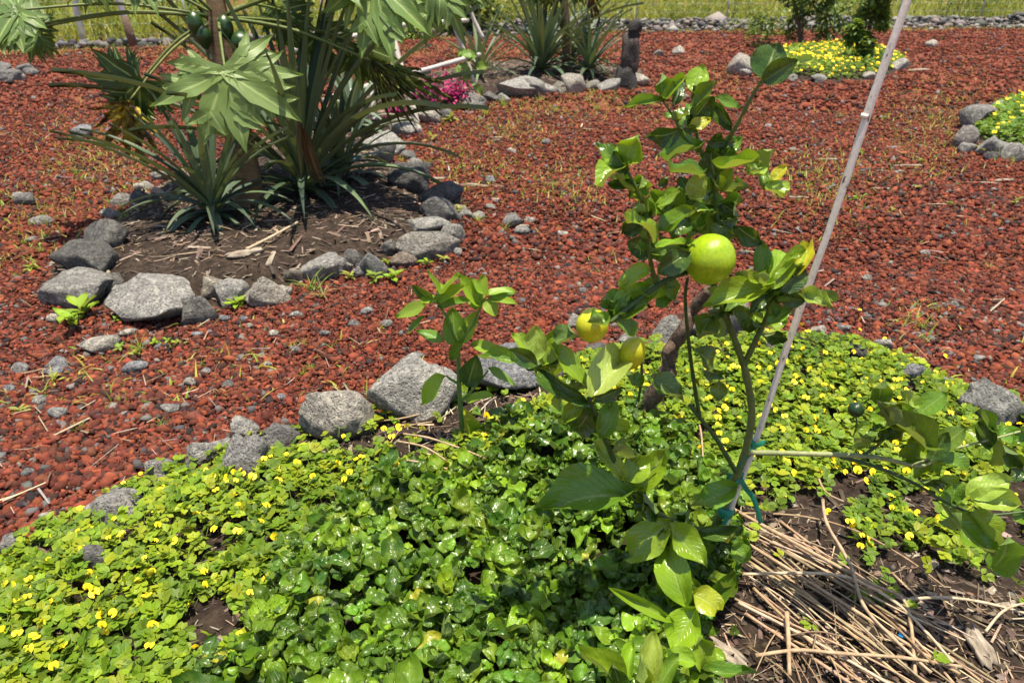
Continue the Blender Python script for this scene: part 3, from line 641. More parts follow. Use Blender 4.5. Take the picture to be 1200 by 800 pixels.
LEAVES = [  # base, tip, width in the photograph, tone, distance ahead, tip offset
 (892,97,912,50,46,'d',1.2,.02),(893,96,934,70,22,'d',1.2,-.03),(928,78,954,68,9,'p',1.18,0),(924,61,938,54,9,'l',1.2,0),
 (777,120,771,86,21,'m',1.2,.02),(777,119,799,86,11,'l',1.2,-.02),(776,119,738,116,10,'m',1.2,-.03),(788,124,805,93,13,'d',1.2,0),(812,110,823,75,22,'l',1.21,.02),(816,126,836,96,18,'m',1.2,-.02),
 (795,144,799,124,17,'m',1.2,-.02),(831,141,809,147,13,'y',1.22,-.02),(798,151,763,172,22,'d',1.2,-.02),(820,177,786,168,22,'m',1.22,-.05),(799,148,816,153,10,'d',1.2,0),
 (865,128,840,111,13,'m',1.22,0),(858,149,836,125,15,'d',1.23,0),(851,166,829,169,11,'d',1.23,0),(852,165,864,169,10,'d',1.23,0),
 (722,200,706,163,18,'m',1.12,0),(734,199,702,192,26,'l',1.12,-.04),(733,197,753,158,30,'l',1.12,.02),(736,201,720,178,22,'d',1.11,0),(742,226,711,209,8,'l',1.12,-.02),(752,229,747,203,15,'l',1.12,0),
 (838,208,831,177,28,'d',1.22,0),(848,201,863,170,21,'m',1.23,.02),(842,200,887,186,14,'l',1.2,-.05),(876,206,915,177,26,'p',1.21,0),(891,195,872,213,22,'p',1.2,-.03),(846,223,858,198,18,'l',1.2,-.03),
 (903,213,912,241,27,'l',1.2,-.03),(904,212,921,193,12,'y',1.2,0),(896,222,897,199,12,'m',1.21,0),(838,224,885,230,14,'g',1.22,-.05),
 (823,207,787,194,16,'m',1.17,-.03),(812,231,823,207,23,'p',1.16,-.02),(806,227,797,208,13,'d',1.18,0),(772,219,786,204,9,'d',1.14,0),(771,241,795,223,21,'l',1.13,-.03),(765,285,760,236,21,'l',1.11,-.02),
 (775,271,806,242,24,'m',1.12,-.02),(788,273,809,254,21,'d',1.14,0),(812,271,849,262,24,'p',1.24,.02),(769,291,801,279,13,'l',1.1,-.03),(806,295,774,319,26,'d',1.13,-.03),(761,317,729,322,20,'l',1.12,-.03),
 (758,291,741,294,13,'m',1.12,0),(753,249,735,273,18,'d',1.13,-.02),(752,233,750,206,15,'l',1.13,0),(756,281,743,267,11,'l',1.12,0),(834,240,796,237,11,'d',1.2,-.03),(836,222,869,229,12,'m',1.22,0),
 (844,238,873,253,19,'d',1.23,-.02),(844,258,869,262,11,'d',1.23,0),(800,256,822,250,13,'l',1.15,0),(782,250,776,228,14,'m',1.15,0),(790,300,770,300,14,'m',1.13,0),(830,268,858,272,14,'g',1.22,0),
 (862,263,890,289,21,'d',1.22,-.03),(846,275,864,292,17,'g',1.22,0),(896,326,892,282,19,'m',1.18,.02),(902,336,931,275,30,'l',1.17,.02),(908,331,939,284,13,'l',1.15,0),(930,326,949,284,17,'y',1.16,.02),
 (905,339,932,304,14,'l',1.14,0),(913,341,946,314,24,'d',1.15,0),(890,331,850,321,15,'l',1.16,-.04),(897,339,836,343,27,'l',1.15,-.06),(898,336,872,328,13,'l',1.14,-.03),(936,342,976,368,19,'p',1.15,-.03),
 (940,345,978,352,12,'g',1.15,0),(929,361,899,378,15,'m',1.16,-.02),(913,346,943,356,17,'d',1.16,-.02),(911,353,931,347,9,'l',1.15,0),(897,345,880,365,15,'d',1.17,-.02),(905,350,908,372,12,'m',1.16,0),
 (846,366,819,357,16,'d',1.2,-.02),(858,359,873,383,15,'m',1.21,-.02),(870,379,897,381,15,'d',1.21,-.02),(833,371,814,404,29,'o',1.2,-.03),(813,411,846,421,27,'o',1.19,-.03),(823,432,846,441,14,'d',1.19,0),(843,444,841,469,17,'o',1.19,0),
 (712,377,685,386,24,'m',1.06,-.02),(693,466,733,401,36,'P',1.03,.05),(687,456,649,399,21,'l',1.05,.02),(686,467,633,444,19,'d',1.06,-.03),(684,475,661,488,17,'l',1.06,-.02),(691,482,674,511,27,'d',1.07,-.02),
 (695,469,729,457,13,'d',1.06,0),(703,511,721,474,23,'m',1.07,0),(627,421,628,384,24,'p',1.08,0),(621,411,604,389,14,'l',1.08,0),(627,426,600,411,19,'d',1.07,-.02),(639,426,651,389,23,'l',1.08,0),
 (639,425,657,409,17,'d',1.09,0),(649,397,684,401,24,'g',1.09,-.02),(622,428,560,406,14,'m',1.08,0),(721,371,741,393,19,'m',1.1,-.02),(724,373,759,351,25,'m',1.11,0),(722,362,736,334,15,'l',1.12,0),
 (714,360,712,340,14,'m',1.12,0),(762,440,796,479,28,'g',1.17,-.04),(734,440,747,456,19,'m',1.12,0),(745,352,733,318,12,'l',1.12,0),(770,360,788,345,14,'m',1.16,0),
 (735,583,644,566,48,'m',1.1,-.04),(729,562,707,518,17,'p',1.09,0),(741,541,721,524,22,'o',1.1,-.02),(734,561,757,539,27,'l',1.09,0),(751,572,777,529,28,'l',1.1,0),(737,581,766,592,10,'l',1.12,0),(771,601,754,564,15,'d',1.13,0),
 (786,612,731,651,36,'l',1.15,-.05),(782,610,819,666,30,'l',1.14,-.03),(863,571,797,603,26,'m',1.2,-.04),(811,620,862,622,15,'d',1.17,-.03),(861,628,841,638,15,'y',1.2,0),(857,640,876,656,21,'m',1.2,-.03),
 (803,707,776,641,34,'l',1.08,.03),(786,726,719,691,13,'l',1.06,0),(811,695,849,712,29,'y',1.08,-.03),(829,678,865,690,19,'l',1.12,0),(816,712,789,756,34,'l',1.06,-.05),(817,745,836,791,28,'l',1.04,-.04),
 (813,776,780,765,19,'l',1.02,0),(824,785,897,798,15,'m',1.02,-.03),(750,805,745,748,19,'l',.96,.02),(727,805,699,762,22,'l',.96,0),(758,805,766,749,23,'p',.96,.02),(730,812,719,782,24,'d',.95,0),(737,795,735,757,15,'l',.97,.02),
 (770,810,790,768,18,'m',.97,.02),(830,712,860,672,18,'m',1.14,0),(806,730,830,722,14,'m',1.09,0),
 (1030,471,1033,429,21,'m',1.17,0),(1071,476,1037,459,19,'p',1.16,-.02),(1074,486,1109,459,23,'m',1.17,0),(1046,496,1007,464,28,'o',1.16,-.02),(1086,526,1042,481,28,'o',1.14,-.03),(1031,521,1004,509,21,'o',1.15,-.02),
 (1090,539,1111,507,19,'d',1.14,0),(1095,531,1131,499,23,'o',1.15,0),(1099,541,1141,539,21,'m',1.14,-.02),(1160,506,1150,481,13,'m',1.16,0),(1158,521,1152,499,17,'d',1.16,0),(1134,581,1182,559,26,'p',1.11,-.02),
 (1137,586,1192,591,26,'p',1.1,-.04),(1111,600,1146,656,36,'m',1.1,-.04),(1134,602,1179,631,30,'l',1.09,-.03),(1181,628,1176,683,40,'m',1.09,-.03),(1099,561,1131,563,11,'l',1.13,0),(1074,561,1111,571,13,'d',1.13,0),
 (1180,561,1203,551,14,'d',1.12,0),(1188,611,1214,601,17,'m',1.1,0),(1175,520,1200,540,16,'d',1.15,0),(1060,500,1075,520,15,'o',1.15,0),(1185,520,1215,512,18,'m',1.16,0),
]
NODES = [(848, 182, 1.24), (800, 235, 1.17), (782, 250, 1.15), (820, 255, 1.22), (870, 360, 1.2), (920, 340, 1.16), (880, 345, 1.17), (640, 425, 1.08), (668, 458, 1.07), (755, 560, 1.11), (785, 640, 1.12), (840, 640, 1.2), (790, 690, 1.09), (825, 770, 1.06), (765, 780, 1.02), (1030, 500, 1.16), (1075, 500, 1.15), (826, 190, 1.24), (838, 225, 1.25), (840, 250, 1.25), (757, 255, 1.13), (762, 300, 1.14), (800, 262, 1.16), (795, 290, 1.16), (775, 330, 1.15), (742, 355, 1.11), (905, 345, 1.17), (890, 385, 1.22), (850, 365, 1.22), (812, 140, 1.23), (740, 215, 1.12), (700, 495, 1.08), (740, 575, 1.12), (800, 612, 1.18), (815, 700, 1.15), (812, 740, 1.1), (1050, 490, 1.17), (1090, 535, 1.15), (1120, 590, 1.12), (1160, 515, 1.16)]
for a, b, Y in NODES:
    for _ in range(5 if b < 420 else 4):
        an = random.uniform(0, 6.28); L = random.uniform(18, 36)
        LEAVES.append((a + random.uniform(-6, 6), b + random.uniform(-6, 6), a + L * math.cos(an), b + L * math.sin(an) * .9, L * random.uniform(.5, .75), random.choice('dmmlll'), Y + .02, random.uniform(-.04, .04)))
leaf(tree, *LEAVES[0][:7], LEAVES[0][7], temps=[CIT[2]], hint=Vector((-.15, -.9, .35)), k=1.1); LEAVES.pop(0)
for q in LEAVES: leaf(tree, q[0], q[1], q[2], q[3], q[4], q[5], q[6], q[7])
def fruit(parent, name, px, py, rx, ry, Y, m, tilt=0.0, nip=.12, k=1.0):
    p = at(px, py, Y); t = dep(p); V = I4[0].copy(); V = V * (1 + .018 * np.sin(V[:, :1] * 4 + px) * np.cos(V[:, 1:2] * 5 + py)); V[:, 2] *= 1 + nip * np.clip((-V[:, 2] - .75) * 4, 0, 1) ** 2; V[:, 2] *= 1 + .05 * np.clip((V[:, 2] - .8) * 5, 0, 1)
    o = link(name, raw_mesh(name, V, I4[1], smooth=True), M[m], parent); o.scale = (rx / FPX * t, rx / FPX * t, ry / FPX * t); o.rotation_euler = (tilt, tilt * .5, 0); o.location = p - parent.location; return o
f = fruit(tree, 'lemon', 832, 304, 29, 30, 1.15, 'lemon', .3, .05); f['label'] = 'largest yellow green lemon'
f = fruit(tree, 'lemon', 694, 381, 19, 21, 1.09, 'lemon_y', .2, .12); f['label'] = 'yellow lemon behind a leaf'
f = fruit(tree, 'lemon', 741, 414, 15, 22, 1.11, 'lemon_y', .2, .1); f['label'] = 'yellow lemon half hidden by the pale leaf'
f = fruit(tree, 'lemon', 1003, 480, 9, 9, 1.17, 'lime', .2, .05); f['label'] = 'tiny dark green unripe lemon'

# stake, ties
sp = G(822, 680); st = empty('plant_stake', sp); tag(st, 'pale weathered stake leaning right beside the lemon tree', 'stake')
top = at(1068, -18, 1.27); tip_ = sp + (top - sp) * 1.25
c = [sp + Vector((0, 0, -.12)) + (tip_ - sp - Vector((0, 0, -.12))) * i / 14 + Vector((.002 * math.sin(i * 1.7), 0, 0)) for i in range(15)]
mb = MB(); mb.tube(c, [.0070 + .0005 * math.sin(i * 2.1) for i in range(15)], 12); mb.build('pole', M['stake'], st)
mb = MB(); q = sp + (top - sp) * .845; dv = (top - sp).normalized()
mb.tube([q - dv * .004, q, q + dv * .004], [.0073, .0078, .0073], 12); mb.build('joint_ring', M['stake'], st)
def ribbon(name, P, wd, parent, nv):
    mb = MB(); c = curve(P, 5); V = []; F = []
    for i, p in enumerate(c):
        t = (c[min(i + 1, len(c) - 1)] - c[max(i - 1, 0)]).normalized(); s = t.cross(nv).normalized() * wd * .5
        V += [tuple(p - s), tuple(p), tuple(p + s)]; V[-2] = tuple(Vector(V[-2]) + nv * wd * .12)
    for i in range(len(c) - 1): a = i * 3; F += [(a, a + 1, a + 4, a + 3), (a + 1, a + 2, a + 5, a + 4)]
    mb.add(V, F); return mb.build(name, M['tape'], parent)
def tie(px, py, label, tails, rad=.0115):
    def onst(py_):                        # on the stake at that picture height
        best = min((sp + (top - sp) * (i / 400) for i in range(400)), key=lambda p: abs(float(project(np.array(p))[1]) - py_)); return best
    ctr = onst(py); e = empty('tie_tape', ctr); tag(e, label, 'tie')
    mb = MB(); mb.tube([ctr - dv * .010, ctr - dv * .004, ctr + dv * .006, ctr + dv * .011], [rad * .92, rad, rad * 1.03, rad * .9], 12); mb.build('wrap', M['tape'], e)
    for P in tails: ribbon('tail', [ctr + Vector(p) for p in P], .012, e, Vector((.15, -1, .3)).normalized())
tie(521, 520, 'green tape tie where the side branch meets the stake', [[(0, -.016, .0), (.012, -.02, .012), (.024, -.018, .016), (.03, -.012, .01)], [(.0, -.017, 0), (-.01, -.022, -.02), (-.018, -.02, -.045), (-.02, -.016, -.06)]])
tie(556, 556, 'green tape tie with a loose tail hanging at the middle of the stake', [[(0, -.016, 0), (.012, -.022, -.02), (.035, -.02, -.05), (.055, -.016, -.095), (.07, -.014, -.135)], [(0, -.017, 0), (-.015, -.022, -.012), (-.03, -.02, .0), (-.026, -.018, .018)]])
tie(600, 600, 'lowest green tape tie round stake and trunk', [[(0, -.017, .0), (-.008, -.022, -.02), (-.006, -.02, -.045)]], .019)

# dead branch behind the lemon
db = empty('dead_branch', G(742, 505)); tag(db, 'thick brown dead branch standing behind the lemon leaves', 'branch')
c = curve([db.location + Vector((0, 0, -.05)), at(757, 478, 1.9), at(780, 442, 1.86), at(786, 410, 1.88), at(802, 386, 1.85), at(812, 364, 1.87), at(832, 340, 1.83)], 5)
mb = MB(); mb.tube(c, [(.030 - .013 * i / len(c)) * (1 + .13 * math.sin(i * 1.9) + .10 * math.sin(i * 4.7)) for i in range(len(c))], 11)
mb.build('limb', M['bark'], db)
mb = MB(); mb.tube([at(789, 402, 1.86), at(783, 411, 1.83), at(779, 414, 1.82)], [.016, .014, .011], 8); mb.build('pruned_stub', M['bark'], db)

# ------------------------------------------------------------------ sapling right of the angular rock
SY = 1.84; sf = G(541, 526); sap = empty('sapling', sf); tag(sap, 'slender green sapling with pointed leaves in front of the flat topped rock', 'sapling')
stem(sap, [sf + Vector((0, 0, -.03)), (541, 500, SY), (538, 450, SY), (537, 404, SY)], .0085, .0065, (.12, .20, .05), 'stem')
for pts in ([(537, 405), (528, 380), (515, 358), (508, 350)], [(538, 405), (552, 385), (562, 362), (568, 350)], [(538, 450), (528, 444), (523, 440)], [(540, 470), (555, 455), (572, 434)]):
    stem(sap, [(a, b, SY) for a, b in pts], .005, .003, (.14, .24, .05))
for q in [(535,405,530,362,25,'m'),(540,402,556,366,17,'l'),(501,358,463,371,16,'l'),(520,401,488,387,14,'m'),(498,371,476,389,10,'m'),(506,351,485,339,12,'d'),(517,349,502,316,13,'l'),(519,347,533,318,18,'l'),(512,353,546,333,14,'l'),
          (515,361,545,346,12,'m'),(560,359,540,320,17,'l'),(562,351,567,321,14,'l'),(570,346,603,334,12,'l'),(572,351,605,342,11,'m'),(570,351,581,369,16,'l'),(575,352,606,355,12,'l'),(558,363,556,334,16,'l'),(553,404,594,412,14,'l'),
          (548,451,558,419,24,'d'),(523,440,489,473,24,'l'),(572,432,604,449,12,'m'),(547,471,573,457,14,'l'),(552,506,544,479,16,'y'),(561,511,548,491,15,'l'),(512,350,492,352,12,'l'),(520,352,515,330,12,'l'),(565,345,552,325,10,'l'),(530,420,540,400,12,'m')]:
    leaf(sap, *q, SY, random.uniform(-.06, .03), 'soft', SAP)

# ================================================================== GROUND COVER of the near bed
def rim(px, py, pts):
    """inside test of a picture polygon, for deciding which plants grow where"""
    return indist(np.array(pts, float), px, py)
BARE = [(820, 800), (838, 690), (850, 610), (905, 585), (950, 600), (985, 655), (1070, 665), (1130, 690), (1260, 690), (1300, 900), (820, 900)]
STRIP = [(425, 530), (450, 505), (520, 480), (600, 462), (650, 452), (665, 470), (600, 492), (560, 512), (500, 545), (470, 540)]
QUILT = [(345, 665), (400, 610), (450, 580), (520, 568), (570, 545), (600, 505), (660, 490), (760, 500), (830, 560), (865, 620), (845, 700), (830, 820), (830, 960), (150, 960), (230, 830), (310, 770), (330, 700)]
def mainpts(n):
    y = .25 + 2.3 * RNG.random(n); x = RNG.uniform(-2.0, 2.2, n); ok = indist(BEDS['main'][0], x, y) > -.03
    x, y = x[ok], y[ok]; z = H(x, y); px, py, t = project(np.stack([x, y, z], -1)); k = (px > -260) & (px < 1460) & (py < 1050); return x[k], y[k], z[k], px[k], py[k]
def clump(x, y, s, ph): return .5 + .25 * (np.sin(s * x + ph) * np.cos(s * .9 * y - ph) + np.sin(s * 1.7 * x - s * 1.3 * y + 2 * ph))
# small leaflets in fours
lv = np.array([(0, 0, 0), (-.25, .28, .05), (-.33, .66, .06), (0, 1, .0), (.33, .66, .06), (.25, .28, .05), (0, .3, -.03), (0, .68, -.03)])
lf = np.array([(0, 6, 1), (1, 6, 7), (1, 7, 2), (2, 7, 3), (0, 5, 6), (5, 4, 7), (5, 7, 6), (4, 3, 7)]); lu = np.array([(.5, 0), (.1, .3), (0, .66), (.5, 1), (1, .66), (.9, .3), (.5, .3), (.5, .68)])
def four(seed):
    r = np.random.default_rng(seed); V = []; F = []; U = []
    for k, (ang, oy) in enumerate(((.95, 0.0), (-.95, 0.0), (.42, .32), (-.42, .32))):
        a = ang + r.normal(0, .14); s = r.uniform(.85, 1.1); roll = r.normal(0, .3); pit = r.normal(.1, .25); q = lv * s
        q = q @ np.array([[math.cos(roll), 0, math.sin(roll)], [0, 1, 0], [-math.sin(roll), 0, math.cos(roll)]])
        q = q @ np.array([[1, 0, 0], [0, math.cos(pit), math.sin(pit)], [0, -math.sin(pit), math.cos(pit)]])
        q = q @ np.array([[math.cos(a), math.sin(a), 0], [-math.sin(a), math.cos(a), 0], [0, 0, 1]]).T.T
        q = q + np.array([0, oy, k * .004]); F.append(lf + len(V) * 8); V.append(q); U.append(lu)
    sv = np.array([(-.03, 0, 0), (.03, 0, 0), (.02, -.55, -.9), (-.02, -.55, -.9), ]); F.append(np.array([(0, 1, 2), (0, 2, 3)]) + len(V) * 8); V.append(sv); U.append(np.full((4, 2), .2))
    return np.concatenate(V), np.concatenate(F), np.concatenate(U)
FOUR = [four(k) for k in range(8)]
x, y, z, px, py = mainpts(52000)
bare = rim(px, py, BARE); stp = rim(px, py, STRIP); qlt = rim(px, py, QUILT)
hole = np.hypot((px - 255) / 34, (py - 742) / 42)
dens = np.where(bare > -12, .02 + .25 * (clump(x, y, 9, 1) > .62) * (bare < 60), 1.0) * np.where(stp > 0, .06, 1) * np.where(qlt > 12, .05, 1) * np.where(hole < 1, .04, 1)
dens *= np.where((px > 930) & (py > 560), .65 * (clump(x, y, 14, 2) > .42), 1) * np.clip(1.15 - .32 * clump(x, y, 17, 0), 0, 1)
k = RNG.random(len(x)) < dens * .60; x, y, z, px, py = (a[k] for a in (x, y, z, px, py)); n = len(x)
ROCKPX = [r for r in ROCKS if r[1] > 350]
top_ = project(np.stack([x, y, z + .05], -1)); bad = np.zeros(n, bool)
for r in ROCKPX: bad |= (top_[0] > r[0] + 4) & (top_[0] < r[2] - 4) & (top_[1] > r[1]) & (top_[1] < r[3] - 4)
kk = ~bad | (RNG.random(n) < .12); x, y, z, px, py = (a[kk] for a in (x, y, z, px, py)); n = len(x)
hgt = .018 + .05 * clump(x, y, 7, 3) * RNG.random(n) ** .6 + .012 * RNG.random(n)
S = (RNG.uniform(.018, .030, n))[:, None] * np.ones((n, 3))
cc = pick([(.185, .28, .010), (.24, .325, .012), (.14, .235, .010), (.29, .345, .012), (.10, .175, .010)], n, .2)
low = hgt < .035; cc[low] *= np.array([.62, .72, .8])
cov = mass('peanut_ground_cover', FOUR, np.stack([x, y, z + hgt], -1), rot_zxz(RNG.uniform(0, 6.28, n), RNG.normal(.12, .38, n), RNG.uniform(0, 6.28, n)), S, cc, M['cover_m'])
tag(cov, 'low yellow green clover like ground cover with yellow flowers over the near bed', 'ground cover', None, 'stuff')
cover_xy = (x, y, z + hgt, px, py)
# yellow pea flowers, each its own object
def flower_mesh():
    mb = MB(); V = [(0, 0, 0)]; F = []
    for i in range(9):
        a = math.pi * (-.35 + 1.7 * i / 8); rr = 1 - .22 * max(0, 1 - abs(a - math.pi / 2) * 3); V.append((math.cos(a) * .55 * rr, math.sin(a) * .5 * rr + .12, .16 * abs(math.cos(a)) - .05 + .04 * (i % 2)))
    F = [(0, i, i + 1) for i in range(1, 9)]; mb.add(V, F)
    V = [(0, -.05, 0), (-.16, .05, .2), (0, .18, .34), (.16, .05, .2), (0, -.12, .32)]; mb.add(V, [(0, 1, 4), (1, 2, 4), (2, 3, 4), (3, 0, 4)])
    return mb.mesh('yellow_flower')
FLW = flower_mesh()
# the places the photograph shows, then others spread as there
FP = [(100,303),(285,200),(187,290),(278,287),(345,215),(632,45),(730,80),(607,150),(608,193),(785,92),(833,65),(875,85),(962,52),(1030,37),(1020,80),(1087,82),(965,100),(670,258),(742,268),(823,275),(925,185),(603,306),(480,450),(350,545),(270,540),(390,560),(527,602),(365,625),(95,500),(120,470),(60,630),(12,615),(115,640),(330,490),(220,490),(710,415),(915,445),(956,290),(100,685),(225,675),(712,775),(820,720),(350,437),(180,517),(510,493)]
FP = [(a / 2.9625, 530 + b / 2.9625) for a, b in FP]
FP += [(800 + a / 2.9625, 250 + b / 2.9625) for a, b in [(615,335),(618,367),(412,387),(435,410),(702,435),(617,405),(610,465),(298,480),(355,515),(550,522),(440,540),(590,555),(640,552),(715,520),(740,578),(645,600),(490,595),(520,605),(485,635),(515,650),(323,683),(495,688),(122,710),(345,748),(455,740),(527,740),(612,775),(460,710),(155,650),(15,547),(272,585),(915,497),(945,530),(885,560),(865,582),(930,693),(977,715),(845,728),(875,745),(1020,683),(1025,770),(1130,735),(1170,730),(148,790),(388,785),(300,665)]]
FP += [(800 + a / 2.9625, 530 + b / 2.9625) for a, b in [(358,30),(565,70),(658,70),(640,100),(725,192),(815,210),(878,228),(505,205),(617,325),(840,42),(1130,40),(1155,150),(890,135),(210,60)]]
FP += [(400 + a / 2.9625, 530 + b / 2.9625) for a, b in [(50,25),(70,15),(30,70),(100,92),(85,118),(165,45),(468,105),(10,95)]] + [(450+i*9, 505+random.uniform(-8,8)) for i in range(6)] + [(571,487),(653,448),(612,470)]
have = len(FP)
w_ = RNG.permutation(len(cover_xy[0])); extra = [(float(cover_xy[3][i]), float(cover_xy[4][i])) for i in w_[:1400]]
for a, b in extra:
    if len(FP) >= 299: break
    if not (-120 < a < 1320 and b < 900): continue
    if rim(np.array([a]), np.array([b]), QUILT)[0] > -10: continue
    if b > 640 and a > 250 and random.random() < .8: continue
    FP.append((a, b))
for i, (a, b) in enumerate(FP):
    p = G(a, b); p = p + Vector((0, 0, .052 + random.uniform(-.012, .016))); d = ray(a, b)
    p = Vector((0, 0, CAM_H)) + d * ((p.z - CAM_H) / d.z)
    o = link('yellow_flower', FLW, M['petal'], cov); s = random.uniform(.017, .025); o.scale = (s, s, s)
    o.location = p; o.rotation_euler = (random.gauss(.65, .45), random.gauss(0, .4), random.gauss(0, 1.0))
fx = [(float(cover_xy[3][i]), float(cover_xy[4][i]), i) for i in w_[1400:6000]]
keep = [i for a, b, i in fx if -120 < a < 1320 and b < 1000 and rim(np.array([a]), np.array([b]), QUILT)[0] < -6 and rim(np.array([a]), np.array([b]), BARE)[0] < -5 and clump(cover_xy[0][i], cover_xy[1][i], 6, 2) > .45][:260]
FV = np.array([v.co[:] for v in FLW.vertices]); FF = np.array([p.vertices[:] for p in FLW.polygons])
q = mass('flower_mass', [(FV, FF, np.zeros((len(FV), 2)))], np.stack([cover_xy[0], cover_xy[1], cover_xy[2] + .012], -1)[keep], rot_zxz(RNG.normal(0, 1, len(keep)), RNG.normal(.6, .45, len(keep)), RNG.normal(0, .5, len(keep))), RNG.uniform(.011, .019, (len(keep), 1)) * np.ones((1, 3)), np.ones((len(keep), 3)), M['petal'], True, cov); q['kind'] = 'stuff'
# glossy quilted leaves in the middle
def qz(s, u): return -.16 * u * u + .055 * math.sin(s * 11) * (1 - abs(u)) + .05 * math.sin(u * 7 + s * 6)
QT = []
for q_, (b, cup) in enumerate(((.9, -.22), (.4, .22), (1.4, -.16), (-.5, .18), (1.0, .26), (.7, -.26), (1.7, -.1), (.2, .12))):
    V, F, U = strip(7, 4, ovate(.46, .8), lambda s, u: cup * u * u + .07 * math.sin(s * 14 + b * 5) * (1 - abs(u) * .5) + .11 * math.sin(u * 5 + s * 7 + b * 3) * abs(u), bend=b); QT.append((V, tri(F), U))
QM = [raw_mesh('quilted_leaf', v, f_, None, u, True) for v, f_, u in QT]
x, y, z, px, py = mainpts(16000)
q = rim(px, py, QUILT); k = (q > -14) & (RNG.random(len(x)) < np.clip((q + 14) / 30, 0, 1)); x, y, z, px, py = (a[k] for a in (x, y, z, px, py))
x, y, z, px, py = (a[:950] for a in (x, y, z, px, py))
LP, LR, LS, LC = [], [], [], []
for i in range(len(x)):                   # rosettes of leaves at the shoot tips
    hh = (.012 if i > 640 else .035) + .055 * float(clump(x[i:i + 1], y[i:i + 1], 8, 1)[0]) + random.uniform(0, .03); a0 = random.uniform(0, 6.28)
    base = pick([(.056, .130, .007), (.088, .178, .009), (.038, .096, .007), (.145, .245, .011), (.072, .150, .008)], 1, .28)[0]
    sz = random.choice((.5, .6, .75, .85, .95, 1.15))
    for j in range(random.randint(4, 7)):
        outer = j < 4; a = a0 + j * 1.571 * (1.0 if outer else .8) + random.gauss(0, .25)
        L = sz * (random.uniform(.046, .074) if outer else random.uniform(.022, .038)); up = random.gauss(.22, .42) if outer else random.gauss(.85, .3)
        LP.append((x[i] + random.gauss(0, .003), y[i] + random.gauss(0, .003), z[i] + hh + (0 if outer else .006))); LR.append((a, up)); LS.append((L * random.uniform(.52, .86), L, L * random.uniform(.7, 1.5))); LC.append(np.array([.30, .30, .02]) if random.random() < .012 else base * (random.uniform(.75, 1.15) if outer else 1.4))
LP, LS, LC = np.array(LP), np.array(LS), np.array(LC); LRm = rot_zxz(np.array([r[0] for r in LR]), np.array([r[1] for r in LR]), np.zeros(len(LR)))
ppx, ppy, pt = project(LP); inside = (ppx > 0) & (ppx < 1200) & (ppy < 800); big = LS[:, 1] / pt * inside
order = np.argsort(-big); top300, rest = order[:300], order[300:]
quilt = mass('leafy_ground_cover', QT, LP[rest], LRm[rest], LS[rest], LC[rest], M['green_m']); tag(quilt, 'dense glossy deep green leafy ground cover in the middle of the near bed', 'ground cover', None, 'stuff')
for i in top300:
    o = link('leaf', QM[RNG.integers(0, len(QM))], M['green'], quilt, LC[i])
    m3 = LRm[i] * LS[i][None, :]; o.matrix_basis = Matrix(((*m3[0], LP[i][0]), (*m3[1], LP[i][1]), (*m3[2], LP[i][2]), (0, 0, 0, 1)))

# ------------------------------------------------------------------ litter: straw, chips
def bits(name, n, region, size, cols, label, cat, lift=.006, thick=.06, wood=False):
    P = region(n); n = len(P); V = np.array([(-.5, -.5, 0), (.5, -.5, 0), (.4, .5, 0), (-.4, .5, 0), (0, -.5, .5), (0, .5, .35)]); F = np.array([(0, 4, 5), (0, 5, 3), (4, 1, 2), (4, 2, 5), (0, 1, 4), (3, 5, 2)])
    L = size * np.exp(RNG.normal(0, .5, n)); S = np.stack([L * thick * RNG.uniform(.6, 2, n), L, L * thick * .8], -1)
    o = mass(name, [(V, F, np.zeros((6, 2)))], P + np.array([0, 0, lift]) + np.stack([np.zeros(n), np.zeros(n), RNG.random(n) * lift], -1), rot_zxz(RNG.uniform(0, 6.28, n), RNG.normal(0, .22, n), RNG.normal(0, .3, n)), S, pick(cols, n, .3), M['straw'], False)
    return tag(o, label, cat, None, 'stuff')
def reg_main(n):
    x, y, z, px, py = mainpts(n); k = (rim(px, py, QUILT) < 30); return np.stack([x, y, z], -1)[k]
def reg_bed(key):
    def f(n):
        pl = BEDS[key][0]; lo, hi = pl.min(0), pl.max(0); x = RNG.uniform(lo[0], hi[0], n * 2); y = RNG.uniform(lo[1], hi[1], n * 2); k = indist(pl, x, y) > .02; x, y = x[k][:n], y[k][:n]; return np.stack([x, y, H(x, y)], -1)
    return f
def reg_yard(n):
    y = 1.6 + 14 * RNG.random(n) ** 1.5; x = RNG.uniform(-1, 1, n) * (y * .9 + .6); k = ~inbed(x, y, .02) & (clump(x, y, 1.6, 2) > .35); x, y = x[k], y[k]; return np.stack([x, y, g0(x, y) + .012], -1)
def reg_px(pts):
    def f(n):
        x, y, z, px, py = mainpts(n * 6); k = rim(px, py, pts) > 0; return np.stack([x, y, z], -1)[k][:n]
    return f
STRAW2 = [(.28, .20, .12), (.36, .27, .17), (.18, .12, .075), (.12, .08, .05), (.42, .34, .23)]
STRAW = [(.42, .31, .19), (.52, .40, .26), (.30, .21, .13), (.58, .49, .36), (.20, .14, .09)]; DARKB = [(.09, .06, .042), (.13, .09, .062), (.05, .036, .028), (.18, .135, .10), (.26, .21, .16), (.07, .045, .03)]
